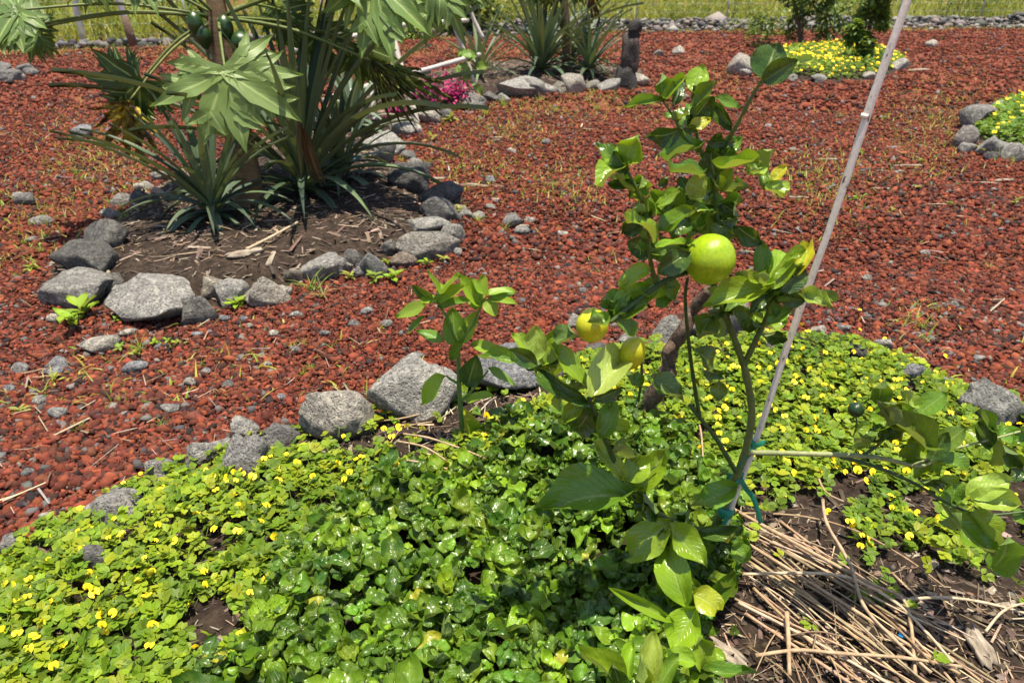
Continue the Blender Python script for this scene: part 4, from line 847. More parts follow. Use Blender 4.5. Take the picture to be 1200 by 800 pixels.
def crumbs(name, P, label):
    n = len(P); sz = .007 * np.exp(RNG.normal(0, .5, n)); V = OV * 1.0
    o = mass(name, [(V * (.5 + RNG.uniform(-.15, .15, (6, 1))), OF, np.zeros((6, 2))) for _ in range(4)], P + np.array([0, 0, .002]), rot_zxz(RNG.uniform(0, 6.28, n), RNG.normal(0, .5, n), RNG.uniform(0, 6.28, n)), np.stack([sz * 1.3, sz, sz * .8], -1), pick([(.04, .028, .02), (.07, .048, .034), (.025, .018, .014), (.11, .08, .06), (.16, .14, .12)], n, .3), M['gravel'], False)
    return tag(o, label, 'soil crumbs', None, 'stuff')
crumbs('soil_crumbs', reg_main(22000), 'dark crumbs of soil over the near bed')
crumbs('soil_crumbs', reg_bed('papaya')(9000), 'dark crumbs of soil under the papaya')
bits('mulch', 14000, reg_main, .020, DARKB, 'dark shredded mulch over the near bed soil', 'mulch', .005, .13)
bits('straw_litter', 2400, reg_px(BARE), .038, STRAW2, 'thin straw litter around the heap of cut stalks', 'straw', .006, .03)
bits('straw_litter', 900, reg_px(STRIP), .07, STRAW, 'thin straw litter in front of the angular and flat topped rocks', 'straw', .006, .03)
bits('mulch', 15000, reg_bed('papaya'), .045, DARKB, 'dark twig mulch under the papaya and pineapples', 'mulch', .005, .14)
bits('straw_litter', 900, reg_bed('papaya'), .07, STRAW2, 'pale twigs lying on the papaya bed mulch', 'straw', .012, .05)

bits('dry_litter', 2600, reg_yard, .05, STRAW2 + [(.30, .27, .23), (.22, .19, .16)], 'dry grass bits and splinters strewn over the red gravel', 'dry litter', .008, .05)
bits('leaf_litter', 1800, reg_px(BARE), .013, DARKB + [(.20, .15, .10), (.15, .10, .06)], 'brown leaf flakes and bark crumbs on the bare soil right of the stake', 'leaf litter', .006, .40)
# dry stalks heaped right of the stake
def stalk(pts, r, color, label, group=None, name='dry_stalk', m='stalk', rad2=None):
    P = [G(a, b, h) for a, b, h in pts]; c = curve(P, 6); mb = MB(); rr = lerp_list(r, rad2 or r * .75, len(c)); rr = [v * (1.22 if i % 6 == 0 else 1) * (1 + .08 * math.sin(i * 3)) for i, v in enumerate(rr)]
    mb.tube(c, rr, 7); return tag(mb.build(name, M[m], None, color), label, 'stalk', group)
GRP = 'cut dry stalks heaped beside the lemon stake'
T1, T2, T3 = (.40, .285, .17), (.30, .205, .115), (.50, .39, .26)
NAMED = [
 ([(850,605,.04),(905,640,.05),(960,675,.06),(1015,705,.06),(1048,720,.06),(1060,745,.05),(1068,800,.03)], .0050, T1, 'thickest tan stalk curving over the heap and bending down at its right end'),
 ([(860,645,.05),(930,690,.05),(1000,735,.05),(1060,770,.04),(1120,800,.03)], .0045, T1, 'long straight tan stalk crossing the heap to the lower right corner'),
 ([(958,608,.07),(962,635,.07),(978,670,.08),(990,695,.08),(1005,730,.06),(1040,765,.05),(1085,802,.04)], .0045, (.42, .31, .2), 'curved brown stalk standing up out of the heap with a yellow flower at its top'),
 ([(865,693,.06),(930,695,.07),(985,700,.07),(1040,725,.06),(1080,760,.05),(1110,790,.04)], .0040, T3, 'pale stalk arching across the middle of the heap'),
 ([(1055,716,.04),(1100,717,.05),(1150,724,.05),(1215,738,.04)], .0040, T3, 'pale stalk running out to the right picture edge'),
 ([(1150,750,.03),(1165,737,.06),(1190,731,.07),(1215,735,.06)], .0032, T3, 'thin pale stalk arching at the right picture edge'),
 ([(882,782,.04),(930,779,.05),(980,783,.05),(1050,788,.05),(1120,795,.04)], .0045, T1, 'horizontal tan stalk lowest in the heap'),
 ([(820,612,.03),(880,614,.04),(940,618,.04),(1000,635,.04),(1060,665,.03),(1105,695,.02)], .0030, T2, 'thin brown stalk lying under the flowers above the heap'),
 ([(917,735,.05),(919,765,.05),(921,805,.04)], .0055, T1, 'short tan stalk pointing straight toward the viewer in the heap'),
]
for a in NAMED: stalk(a[0], a[1], a[2], a[3], GRP)
for i in range(34):
    a = random.uniform(848, 930); b = random.uniform(615, 735); L = random.uniform(170, 360); an = random.gauss(.60, .11); h0 = random.uniform(.012, .05)
    pts = []
    for s in (0, .35, .7, 1): pts.append((a + L * s * math.cos(an), b + L * s * math.sin(an) + random.uniform(6, 26) * (s * s - s * .6) + random.uniform(3, 9) * math.sin(s * (2.5 + i % 4) + i), h0 + .012 * math.sin(s * 3.1 + i)))
    stalk(pts, random.uniform(.0018, .0042), vary(random.choice([T1, T2, T3, (.33, .24, .15)]), .2), 'dry tan stalk lying among others in the heap right of the stake', GRP)
for i in range(14):
    a = random.uniform(850, 1000); b = random.uniform(660, 780); L = random.uniform(50, 120); an = random.gauss(1.3, .5)
    stalk([(a, b, .02), (a + L * .5 * math.cos(an), b + L * .5 * math.sin(an), .05), (a + L * math.cos(an), b + L * math.sin(an), .03)], random.uniform(.0012, .0022), vary(T2, .25), 'thin crooked dry twig in the heap right of the stake', GRP, 'dry_twig')
for pts, lab in (([(476,543,.115),(505,551,.125),(545,562,.115),(570,570,.105)], 'upper of two dry stalks lying left of the glossy leaves'), ([(470,552,.115),(500,562,.125),(525,572,.105)], 'lower of two dry stalks lying left of the glossy leaves'),
                 ([(480,575,.115),(505,579,.115),(532,584,.105)], 'short dry stalk below the pair left of the glossy leaves'), ([(380,528,.02),(410,512,.03),(440,503,.03),(475,498,.03),(515,485,.02)], 'long thin dry stem along the foot of the smooth boulder'),
                 ([(815,497,.03),(819,520,.05),(821,560,.06),(822,590,.05)], 'upright thin dry stem behind the lemon branches'), ([(950,560,.05),(962,590,.05),(985,600,.04)], 'short dry stem among the flowers right of the stake')):
    stalk(pts, .0035, T1, lab, 'dry stalks lying in the near bed')
def chip(px, py, L, wd, ang, label, name='wood_chip', cat='wood chip', tone=None, lift=.006, pitch=0.0, grp='bleached wood pieces on the ground'):
    p = G(px, py, lift); t = dep(p); l_, w2 = L / FPX * t, wd / FPX * t; n_ = 8
    V, F = lump(I3, int(px * 7 + py), 4, .2, (.5, .8)); V = norm_box(V); r_ = np.random.default_rng(int(px)); V = np.sign(V) * np.abs(V * 2) ** .7 * .5
    V[:, 1] += .10 * np.sin(V[:, 0] * 7 + px); V[:, 2] += .12 * np.sin(V[:, 1] * 14 + V[:, 0] * 2 + py); V[:, 0] += .10 * np.sin(V[:, 1] * 17 + px)
    o = link(name, raw_mesh(name, V * np.array([l_, w2, w2 * .55]), F, smooth=True), M['wood']); o.location = p; o.rotation_euler = (0, pitch, ang); return tag(o, label, cat, grp)
chip(1143, 762, 55, 22, 1.45, 'upright bleached wood chunk with split grain right of the stalk heap', lift=.02)
chip(842, 765, 70, 24, -.85, 'rotten pale wood piece under the lemon leaves left of the stalk heap', lift=.012)
chip(1068, 652, 18, 8, .1, 'small pale wood chip above the stalk heap')
chip(1090, 664, 22, 14, .9, 'curled tan bark flake above the stalk heap')
chip(1180, 710, 26, 9, .1, 'rusty brown bark piece at the right of the stalk heap')
chip(1160, 695, 18, 10, .6, 'pale bark flake near the right picture edge')
chip(288, 300, 45, 12, .45, 'bleached broken branch lying in front of the pineapple', 'fallen_branch', 'branch', lift=.02)
stalk([(290,298,.03),(318,286,.04),(350,270,.05)], .009, T3, 'thin pale end of the fallen branch in the papaya bed', None, 'fallen_twig')
for k, (a, b, L, wd, an) in enumerate([(505, 211, 36, 7, .1), (533, 215, 12, 4, -.7), (555, 218, 34, 7, -.1), (578, 234, 20, 4, -.2), (610, 268, 22, 9, .8), (970, 188, 34, 6, -.12), (1035, 222, 26, 4, .0), (1065, 195, 36, 5, .1), (1150, 215, 40, 4, -.1), (1175, 212, 30, 5, .1), (935, 232, 24, 4, -.1), (1075, 83, 30, 6, .3), (585, 162, 20, 4, .1)]):
    chip(a, b, L, wd, an, where('bleached wood splinter', a, b, 'lying on the red gravel'), 'wood_splinter', 'wood splinter', grp='bleached splinters on the gravel')
bp = G(1056, 748, .012); mb = MB(); V, F = lump(I2, 77, 5); mb.add(norm_box(V) * np.array([.022, .016, .012]), F); o = mb.build('plastic_scrap', M['blue'], None, None, False, (0, 0, 0)); o.location = bp; tag(o, 'tiny bright blue plastic scrap in the stalk heap', 'scrap')

# ================================================================== weeds on the gravel
def weed(px, py, wpx, label, group=None, kind='broad', color='l', name='weed', h=.5):
    p = G(px, py); t = dep(p); r = wpx / FPX * t * .5; mb = MB(); n = random.randint(7, 11) if kind == 'broad' else random.randint(14, 24)
    for i in range(n):
        a = random.uniform(0, 6.28); L = r * random.uniform(.6, 1.1)
        if kind == 'broad': V, F, U = strip(4, 2, ovate(.55), lambda s, u: .1 * abs(u), bend=random.uniform(.2, 1.0)); W = L * random.uniform(.32, .5); el = random.uniform(.15, 1.0)
        else: V, F, U = strip(4, 1, lambda s: max(.02, 1 - s), lambda s, u: 0, bend=random.uniform(.3, 1.5)); W = max(.0025, L * .06); el = random.uniform(.6, 1.35); L *= 1.25
        V = V * np.array([W, L, L]); ce, se = math.cos(el), math.sin(el); V = V @ np.array([[1, 0, 0], [0, ce, se], [0, -se, ce]]); ca, sa = math.cos(a), math.sin(a); V = V @ np.array([[ca, sa, 0], [-sa, ca, 0], [0, 0, 1]])
        V = V + np.array([random.gauss(0, r * .08), random.gauss(0, r * .08), .004 + (random.uniform(0, r * .5) if kind == 'broad' else 0)]); mb.add(V, F, U, vary(TONE[color] if isinstance(color, str) else color, .25))
    o = mb.build(name, M['grass'], None, None, True, (0, 0, 0)); o.location = p; return tag(o, label, 'weed', group)
GW = 'small weeds in the red gravel'
weed(88, 385, 70, 'broad leaved weed rosette in front of the blocky left corner boulder', GW); weed(100, 372, 48, 'upright weed shoots between the two left boulders', GW)
weed(278, 362, 34, 'small round leaved weed by the cube like stone', GW)
weed(366, 340, 62, 'tall grass tuft at the papaya bed front', GW, 'grass', (.14, .22, .03), 'grass_tuft'); weed(378, 348, 48, 'dry straw coloured grass below the green tuft', GW, 'grass', (.42, .34, .16), 'grass_tuft')
weed(165, 412, 44, 'thin grass blades below the largest boulder', GW, 'grass', (.18, .26, .03), 'grass_tuft')
for k, (a, b, w2, kd) in enumerate([(142,412,18,'b'),(160,418,20,'b'),(182,405,16,'b'),(213,405,18,'b'),(198,402,14,'b'),(136,378,14,'b'),(235,430,20,'g'),(65,448,22,'b'),(100,440,14,'g'),(140,470,16,'g'),(25,485,22,'b'),(92,505,24,'g'),(190,500,24,'g'),(300,515,16,'b'),(345,410,24,'g'),(365,432,14,'g'),(355,405,18,'g'),
      (38,318,22,'b'),(48,296,26,'g'),(55,280,24,'g'),(30,285,18,'g'),(20,325,16,'g'),(455,312,18,'b'),(462,330,30,'b'),(440,330,26,'b'),(410,328,22,'b'),(500,312,20,'b'),(520,307,18,'b'),(560,260,26,'g'),(590,270,22,'g'),(470,190,24,'g'),(500,195,20,'g'),(540,178,18,'g'),(690,85,20,'g'),
      (505,166,22,'b'),(530,143,22,'b'),(570,135,26,'g'),(590,125,28,'g'),(632,120,20,'g'),(700,130,26,'g'),(650,132,22,'g'),(620,140,26,'g'),(740,228,18,'g'),(650,220,26,'g'),(640,228,20,'g'),(865,85,20,'g'),(985,138,18,'g'),(1035,140,14,'b'),(1090,140,22,'g'),(1110,158,20,'g'),(1080,190,12,'b'),(1005,182,14,'b'),(960,205,16,'g'),
      (945,205,18,'g'),(950,228,18,'g'),(1000,235,12,'b'),(1010,234,12,'b'),(1046,250,12,'b'),(1075,222,12,'b'),(1190,240,18,'b'),(1080,385,26,'g'),(1072,360,20,'g'),(1160,315,22,'g'),(1085,400,18,'g'),(1110,240,10,'b'),(985,240,16,'g'),(730,200,14,'g'),(1145,180,22,'b'),(1185,190,26,'g'),(1170,186,24,'g'),(60,245,20,'g'),(90,205,24,'g'),(110,215,20,'g'),(70,195,24,'g'),(130,240,24,'g'),(150,255,22,'g'),(50,255,22,'g'),(160,190,24,'g'),(120,205,20,'g'),(355,440,18,'g'),(540,250,18,'b')]):
    weed(a, b, w2 * 1.1, where('small broad leaved weed' if kd == 'b' else 'small grassy weed', a, b, 'sprouting from the red gravel'), GW, 'broad' if kd == 'b' else 'grass', random.choice(['l', (.16, .24, .03), (.25, .27, .05), (.30, .28, .07)]))
# thin scattered grass over the yard
BL = []
for b in (.4, 1.0, 1.6):
    V, F, U = strip(3, 1, lambda s: max(.03, 1 - s), lambda s, u: 0, bend=b); BL.append((V, tri(F), U))
def blades(name, P, L, wd, cols, label, cat, m='grass', tilt=(1.1, .3)):
    n = len(P); S = np.stack([np.full(n, 1.0) * wd * np.exp(RNG.normal(0, .2, n)), L, L], -1)
    o = mass(name, BL, P, rot_zxz(RNG.uniform(0, 6.28, n), RNG.normal(*tilt, n), np.zeros(n)), S, pick(cols, n, .3), M[m]); return tag(o, label, cat, None, 'stuff')
n = 105000; yy = 2.2 + 20 * RNG.random(n) ** 1.3; xx = RNG.uniform(-1, 1, n) * (yy * .9 + .6); f_ = clump(xx, yy, 1.9, .7) * .6 + clump(xx, yy, 5.3, 2.1) * .4
ppx, ppy, _ = project(np.stack([xx, yy, g0(xx, yy)], -1))
spot = np.zeros(n)
for a, b, rx, ry in [(110, 180, 60, 45), (60, 250, 60, 40), (640, 130, 90, 16), (600, 150, 60, 22), (560, 200, 70, 25), (1110, 135, 60, 40), (1080, 175, 50, 30), (960, 215, 60, 40), (160, 215, 40, 30), (860, 90, 40, 14), (300, 62, 340, 8), (1075, 378, 25, 14), (350, 420, 40, 30), (700, 110, 60, 14), (660, 215, 60, 25), (750, 120, 50, 20), (300, 420, 120, 40), (900, 150, 100, 30), (1050, 230, 80, 40), (200, 480, 150, 50)]: spot = np.maximum(spot, (.12 if b > 400 or a in (900, 1050) else 1) * np.exp(-((ppx - a) / rx) ** 2 - ((ppy - b) / ry) ** 2))
k = ~inbed(xx, yy, .05) & (yy < edge_y(xx) - .3) & (RNG.random(n) < np.clip((f_ - .66) * .9, 0, .3) * .9 + spot * 1.0)
P = np.stack([xx[k], yy[k], g0(xx[k], yy[k])], -1); blades('sparse_grass', P, .04 + .06 * RNG.random(len(P)), .009, [(.26, .29, .03), (.36, .33, .05), (.18, .26, .02), (.42, .36, .13)], 'sparse thin weeds and grass scattered over the red gravel', 'grass', tilt=(.8, .45))

# ================================================================== PINEAPPLES
PIN = [strip_mesh('strap_leaf', 10, 2, lambda s: (.75 + .25 * math.sin(math.pi * min(1, s * 1.4))) * (1 if s < .55 else max(.02, 1 - ((s - .55) / .45) ** 1.5)), lambda s, u: .016 * abs(u), bend=b) for b in (.25, .55, .9, 1.3, 1.8)]
def pineapple(px, py, n, L, W, label, group, low_=0, lean=(0, 0), col=((.050, .078, .052), (.068, .10, .066), (.036, .06, .042)), low=.15, high=1.45, spread=.02):
    p = G(px, py); e = empty('pineapple_plant', p); tag(e, label, 'pineapple plant', group)
    for i in range(n):
        f = i / n; a = i * 2.4 + random.uniform(-.3, .3); el = low + (high - low) * f ** .8 + random.gauss(0, .1); LL = L * random.uniform(.75, 1.08) * (.75 + .35 * math.sin(math.pi * min(1, .25 + f * .75)))
        LL *= .66 if el < .45 else (.70 if el < .85 else 1.05)
        d = Vector((math.cos(a) * math.cos(el) + lean[0], math.sin(a) * math.cos(el) + lean[1], math.sin(el))).normalized(); nn = Vector((0, 0, 1)) - d * d.z
        if nn.length < .05: nn = Vector((-math.cos(a), -math.sin(a), 0))
        b = p + Vector((math.cos(a) * spread, math.sin(a) * spread, .02 + f * .10)); bi = 4 if el < .45 else 3 if el < .8 else random.choice((1, 2)) if el < 1.15 else random.choice((0, 1))
        o = link('leaf', PIN[bi], M['strap'], e, vary(random.choice(col), .22)); place(o, b, b + d * LL, nn, W * random.uniform(.8, 1.15), e, LL)
        o.scale.z = LL
    mb = MB(); mb.tube([p + Vector((0, 0, -.03)), p + Vector((0, 0, .10))], [.03, .025], 8); mb.build('stem', M['bark'], e); return e
GP = 'pineapple plants in the papaya bed'; GP2 = 'pineapple plants in the far bed'
pineapple(252, 256, 54, .82, .047, 'arching dark pineapple plant in front of the papaya trunk', GP, low=.1)
pineapple(358, 228, 70, 1.45, .055, 'largest pineapple plant with tall blades right of the papaya trunk', GP)
pineapple(402, 212, 34, .85, .055, 'pineapple plant with long low blades by the long shade darkened rock', GP, low=.05)
pineapple(415, 152, 34, 1.0, .06, 'pale pineapple plant behind the papaya near the trellis', GP, col=((.11, .15, .11), (.15, .19, .14), (.08, .12, .09)))
pineapple(634, 86, 54, 1.5, .085, low=.35, label='big bluish pineapple plant in the middle of the far bed', group=GP2, col=((.045, .075, .055), (.065, .10, .07), (.035, .058, .042)))
pineapple(690, 88, 40, 1.05, .07, low=.35, label='smaller pineapple plant left of the carved stone post', group=GP2, col=((.06, .095, .065), (.045, .07, .05)))
pineapple(668, 82, 36, 1.25, .07, low=.4, label='dark pineapple plant behind the far two', group=GP2)
pineapple(563, 90, 30, 1.0, .05, low=.4, label='light thin leaved pineapple plant beside the leaning trellis pole', group=GP2, col=((.13, .17, .10), (.10, .14, .09)))

# ================================================================== PAPAYA
def papaya_leaf_mesh(seed, droop=.5, wither=0.0, fold=1.0):
    r = random.Random(seed); mb = MB(); k = 0
    def lobe(o, ang, L, W, z0, base=.30, pk=.55):
        nonlocal k
        def wf(s): return max(.012, ((base + (1 - base) * math.sin(math.pi * .5 * min(1, s / pk))) if s < pk else max(0, 1 - ((s - pk) / (1 - pk)) ** 1.3)) * (1 + .10 * math.sin(s * 19 + seed)))
        V, F, U = strip(9, 4, wf, lambda s, u: .10 * abs(u) * W / L + wither * .22 * math.sin(s * 13 + u * 4 + k), bend=0)
        V = V * np.array([W, L, L]); ca, sa = math.cos(ang), math.sin(ang); V = V @ np.array([[ca, -sa, 0], [sa, ca, 0], [0, 0, 1]]) + np.array([o[0], o[1], 0])
        rr = np.hypot(V[:, 0], V[:, 1]); V[:, 2] += -droop * rr ** 2 * (1 + .3 * math.sin(ang * 3 + seed)) + z0 + .018 * np.sin(V[:, 0] * 14 + V[:, 1] * 9 + seed)
        mb.add(V, F, U); k += 1
    for j, (a, L) in enumerate(((0, 1), (.66, 1.0), (-.66, 1.0), (1.36, .88), (-1.36, .88), (2.1, .66), (-2.1, .66))):
        a += r.gauss(0, .06); a *= fold; L *= r.uniform(.9, 1.06); dx, dy = math.sin(a), math.cos(a)
        lobe((0, 0), a, L, (.29 if fold > .8 else .12) * L, .0015 * j, .45, .5)
        if fold < .8: continue
        for s, sg, l2 in ((.42, 1, .42), (.46, -1, .42), (.68, 1, .28), (.66, -1, .28)):
            if r.random() < .88: lobe((dx * L * s * .8, dy * L * s * .8), a + sg * r.uniform(.6, .85), L * l2 * 1.15 * r.uniform(.85, 1.15), L * .16, .0015 * j - .004 * (1 + (sg > 0)), .7, .4)
    return mb.mesh('papaya_leaf')
PL = [papaya_leaf_mesh(k, d) for k, d in enumerate((.22, .4, .6))]; PLW = [papaya_leaf_mesh(9, .25, .55, .42), papaya_leaf_mesh(12, .3, .4, .40)]
ppf = G(292, 238); PY = ppf.y; pap = empty('papaya_tree', ppf); tag(pap, 'young papaya tree with broad lobed leaves and green fruit under its crown', 'papaya tree')
crown = at(256, 20, PY)
c = curve([ppf + Vector((0, 0, -.05)), at(287, 200, PY), at(278, 150, PY), at(268, 95, PY), at(258, 45, PY), crown, crown + Vector((0, 0, .12))], 4)
mb = MB(); mb.tube(c, lerp_list(.105, .05, len(c)), 14); mb.build('trunk', M['papaya_trunk'], pap)
def pleaf(cx, cy, cY, tx, ty, tY, mesh, color, m='papaya', start=None, nrm=None, k=1.0, pet=(.16, .20, .06), r=.011, sag=.05):
    b = at(cx, cy, cY); t = at(tx, ty, tY); o = link('leaf', mesh, M[m], pap, vary(color, .1)); n = nrm or (TOC(b) * .7 + Vector((0, 0, .7)) + jit(.2)); L = (t - b).length
    place(o, b, t, n, L * k, pap, L)
    s = start or crown; mid = (s + b) * .5 + Vector((0, 0, sag))
    cc_ = curve([s, mid, b], 6); mb = MB(); mb.tube(cc_, lerp_list(r, r * .55, len(cc_)), 7); q = mb.build('petiole', M['stem'], pap, pet)
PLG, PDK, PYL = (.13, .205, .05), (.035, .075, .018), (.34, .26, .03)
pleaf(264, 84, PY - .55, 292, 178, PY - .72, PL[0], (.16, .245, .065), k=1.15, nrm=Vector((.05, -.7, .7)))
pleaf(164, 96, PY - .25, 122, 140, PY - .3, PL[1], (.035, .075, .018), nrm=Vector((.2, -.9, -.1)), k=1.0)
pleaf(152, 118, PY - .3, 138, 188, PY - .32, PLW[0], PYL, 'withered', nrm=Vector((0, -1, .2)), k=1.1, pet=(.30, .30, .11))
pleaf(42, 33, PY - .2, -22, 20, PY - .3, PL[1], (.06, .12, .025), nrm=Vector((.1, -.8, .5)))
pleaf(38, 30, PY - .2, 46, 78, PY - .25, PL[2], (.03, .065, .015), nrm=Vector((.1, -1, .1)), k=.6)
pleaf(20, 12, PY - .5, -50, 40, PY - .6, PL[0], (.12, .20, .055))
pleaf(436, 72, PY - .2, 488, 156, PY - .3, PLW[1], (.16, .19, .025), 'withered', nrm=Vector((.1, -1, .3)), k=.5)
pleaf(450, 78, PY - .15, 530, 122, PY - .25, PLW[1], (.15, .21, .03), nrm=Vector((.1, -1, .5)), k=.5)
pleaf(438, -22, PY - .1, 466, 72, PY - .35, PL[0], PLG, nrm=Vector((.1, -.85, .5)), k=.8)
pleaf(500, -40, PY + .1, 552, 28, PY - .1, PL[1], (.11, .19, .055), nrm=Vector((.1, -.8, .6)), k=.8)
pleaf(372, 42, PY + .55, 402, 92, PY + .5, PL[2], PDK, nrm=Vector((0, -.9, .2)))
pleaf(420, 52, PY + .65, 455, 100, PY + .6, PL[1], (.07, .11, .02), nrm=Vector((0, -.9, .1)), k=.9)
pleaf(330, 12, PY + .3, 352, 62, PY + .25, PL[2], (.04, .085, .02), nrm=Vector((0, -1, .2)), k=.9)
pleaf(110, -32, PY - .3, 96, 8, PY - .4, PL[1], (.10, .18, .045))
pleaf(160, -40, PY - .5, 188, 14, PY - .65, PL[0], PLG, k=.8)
for k in range(8):                        # the upper crown, whose shade falls on the bed
    a = k * .46 - .1; b = crown + Vector((math.cos(a) * .62, math.sin(a) * .62, .28 + .12 * (k % 3))); t = b + Vector((math.cos(a) * .5, math.sin(a) * .5, -.12))
    o = link('leaf', PL[k % 3], M['papaya'], pap, vary((.09, .16, .04), .15)); place(o, b, t, Vector((0, 0, 1)) + jit(.15), .52, pap, .52)
    mb = MB(); cc_ = curve([crown + Vector((0, 0, .08)), (crown + b) * .5 + Vector((0, 0, .1)), b], 5); mb.tube(cc_, lerp_list(.012, .006, len(cc_)), 6); mb.build('petiole', M['stem'], pap, (.16, .20, .06))
for a, b, rx, ry in ((229, 28, 9, 13), (239, 43, 9, 12), (264, 32, 9, 13), (283, 50, 12, 12)): fruit(pap, 'papaya_fruit', a, b, rx, ry, PY - .1, 'papaya_fruit', random.uniform(-.2, .2), .2)
pdry = empty('dry_bract', G(356, 222)); pdry.name = 'dry_leaf_bundle'; tag(pdry, 'bundle of rust brown dead leaves hanging inside the largest pineapple plant', 'dead leaves')
for k in range(5):
    b = at(350 + k * 3, 140 + k * 5, PY + .02 - .3); t = at(352 + k * 7, 215 + (k % 3) * 8, PY - .35); o = link('dead_leaf', PIN[k % 3], M['strap'], pdry, vary((.085, .035, .018), .3)); place(o, b, t, Vector((0, -1, .2)) + jit(.5), .028, pdry, .3)

# ================================================================== TRELLIS, flowers, carved post
tr = empty('stick_trellis', G(490, 150)); tag(tr, 'leaning frame of pale sticks at the papaya bed rear with a vine on it', 'trellis')
def pole(pts, r, m='pole', label=None):
    c = curve([at(*p) for p in pts], 5); mb = MB(); mb.tube(c, [r * (1 + .06 * math.sin(i * 2)) for i in range(len(c))], 9); o = mb.build('pole', M[m], tr)
    if label: o['label'] = label
f1, f2 = G(559, 112), G(491, 157)
pole([(559, 112, f1.y), (545, 66, f1.y), (522, -4, f1.y), (512, -40, f1.y)], .035)
pole([(492, 157, f2.y), (482, 120, f2.y + .1), (462, 50, f2.y + .3), (452, 10, f2.y + .4)], .032)
pole([(340, 60, 7.2), (425, 40, 8), (470, 30, 8.6), (548, 24, 9.6)], .028)
pole([(380, 118, 6.9), (405, 109, 7.2), (470, 90, 8), (562, 64, 9.6)], .028, 'white_pole', 'white horizontal pole')
pole([(566, 45, 10.4), (556, 25, 10.4), (543, -8, 10.4)], .028)
pole([(440, 150, 7.6), (430, 60, 8), (424, 10, 8.2)], .024, 'white_pole')
VN = []
for k in range(16):
    a = random.uniform(536, 560); b = random.uniform(58, 108); p = at(a, b, f1.y - random.uniform(.05, .25)); o = link('vine_leaf', SAP[k % 3], M['soft'], tr, vary((.13, .22, .03), .2)); d = Vector((random.uniform(-1, 1), -.4, random.uniform(-.8, .5))).normalized(); place(o, p, p + d * .16, Vector((0, -.8, .6)) + jit(.5), .15, tr)
def flowerclump(px, py, wpx, hpx, label):
    p = G(px, py); t = dep(p); rx, hz = wpx / FPX * t * .5, hpx / FPX * t; n = 900
    V, F, U = strip(2, 1, lambda s: max(.1, math.sin(math.pi * (.1 + .8 * s))), lambda s, u: .1 * abs(u), bend=.4)
    P = np.stack([RNG.normal(0, .45, n) * rx, RNG.normal(0, .4, n) * rx, np.abs(RNG.normal(.5, .3, n)) * hz], -1); L = RNG.uniform(.025, .06, n); S = np.stack([L * .5, L, L], -1)
    o = empty('flowering_plant', p); tag(o, label, 'flowering plant', 'magenta flowering plants by the trellis')
    q = mass('flower_mass', [(V, tri(F), U)], P, rot_zxz(RNG.uniform(0, 6.28, n), RNG.normal(.6, .4, n), np.zeros(n)), S, np.ones((n, 3)), M['magenta'], True, o); q['kind'] = 'stuff'
    n = 90; P = np.stack([RNG.normal(0, .5, n) * rx, RNG.normal(0, .4, n) * rx, RNG.random(n) * .3 * hz], -1); L = RNG.uniform(.04, .08, n)
    q = mass('leaf_mass', [(V, tri(F), U)], P, rot_zxz(RNG.uniform(0, 6.28, n), RNG.normal(.4, .4, n), np.zeros(n)), np.stack([L * .5, L, L], -1), pick([(.05, .09, .02), (.10, .04, .04)], n), M['far_leaf'], True, o); q['kind'] = 'stuff'
flowerclump(503, 130, 46, 36, 'magenta flower clump behind the light angular rock'); flowerclump(533, 117, 42, 26, 'smaller magenta flower clump by the leaning trellis pole'); flowerclump(465, 138, 22, 16, 'small magenta flower clump at the left, half behind the withered papaya leaf')
def block(parent, W, D, Hh, seed, z, tone, name='stone_block', dx=0.0, top=.8):
    V = I4[0]; r_ = np.random.default_rng(seed); V = np.sign(V) * np.abs(V) ** .45; V = norm_box(V)
    for fq, am in ((4, .05), (9, .04), (17, .025)):
        for _ in range(4): dd = r_.normal(size=3); dd /= np.linalg.norm(dd); V = V * (1 + am * np.sin(fq * (V @ dd) + r_.uniform(0, 6.28)))[:, None]
    k = 1 - (1 - top) * (V[:, 2:3] + .5); V = V * np.concatenate([k, k, np.ones_like(k)], 1)
    o = link(name, raw_mesh(name, V * np.array([W, D, Hh]), I4[1], smooth=True), M['rock'], parent, tone); o.location = (dx, 0, z + Hh * .5)
cp = G(733, 95); cpost = empty('carved_stone_post', cp); tag(cpost, 'dark stacked lava stone post with a narrow knobbed head', 'stone post')
u_ = dep(cp) / FPX
block(cpost, 26 * u_, 22 * u_, 26 * u_, 301, -.03, (.24, .23, .23), top=.85); block(cpost, 22 * u_, 19 * u_, 36 * u_, 302, 21 * u_, (.34, .29, .27), dx=.03, top=.75); block(cpost, 13 * u_, 12 * u_, 9 * u_, 303, 54 * u_, (.17, .16, .16), 'neck_stone', dx=.07); block(cpost, 16 * u_, 15 * u_, 13 * u_, 304, 60 * u_, (.26, .24, .24), 'head_stone', dx=.08, top=.7)
yp = empty('young_tree', G(665, 86)); tag(yp, 'thin young tree with a few yellow leaves among the far pineapples', 'tree')
yY = yp.location.y + .3; c = curve([yp.location + Vector((0, .3, -.05)), at(664, 40, yY), at(661, 0, yY), at(658, -40, yY)], 5); mb = MB(); mb.tube(c, lerp_list(.085, .05, len(c)), 9); mb.build('trunk', M['papaya_trunk'], yp)
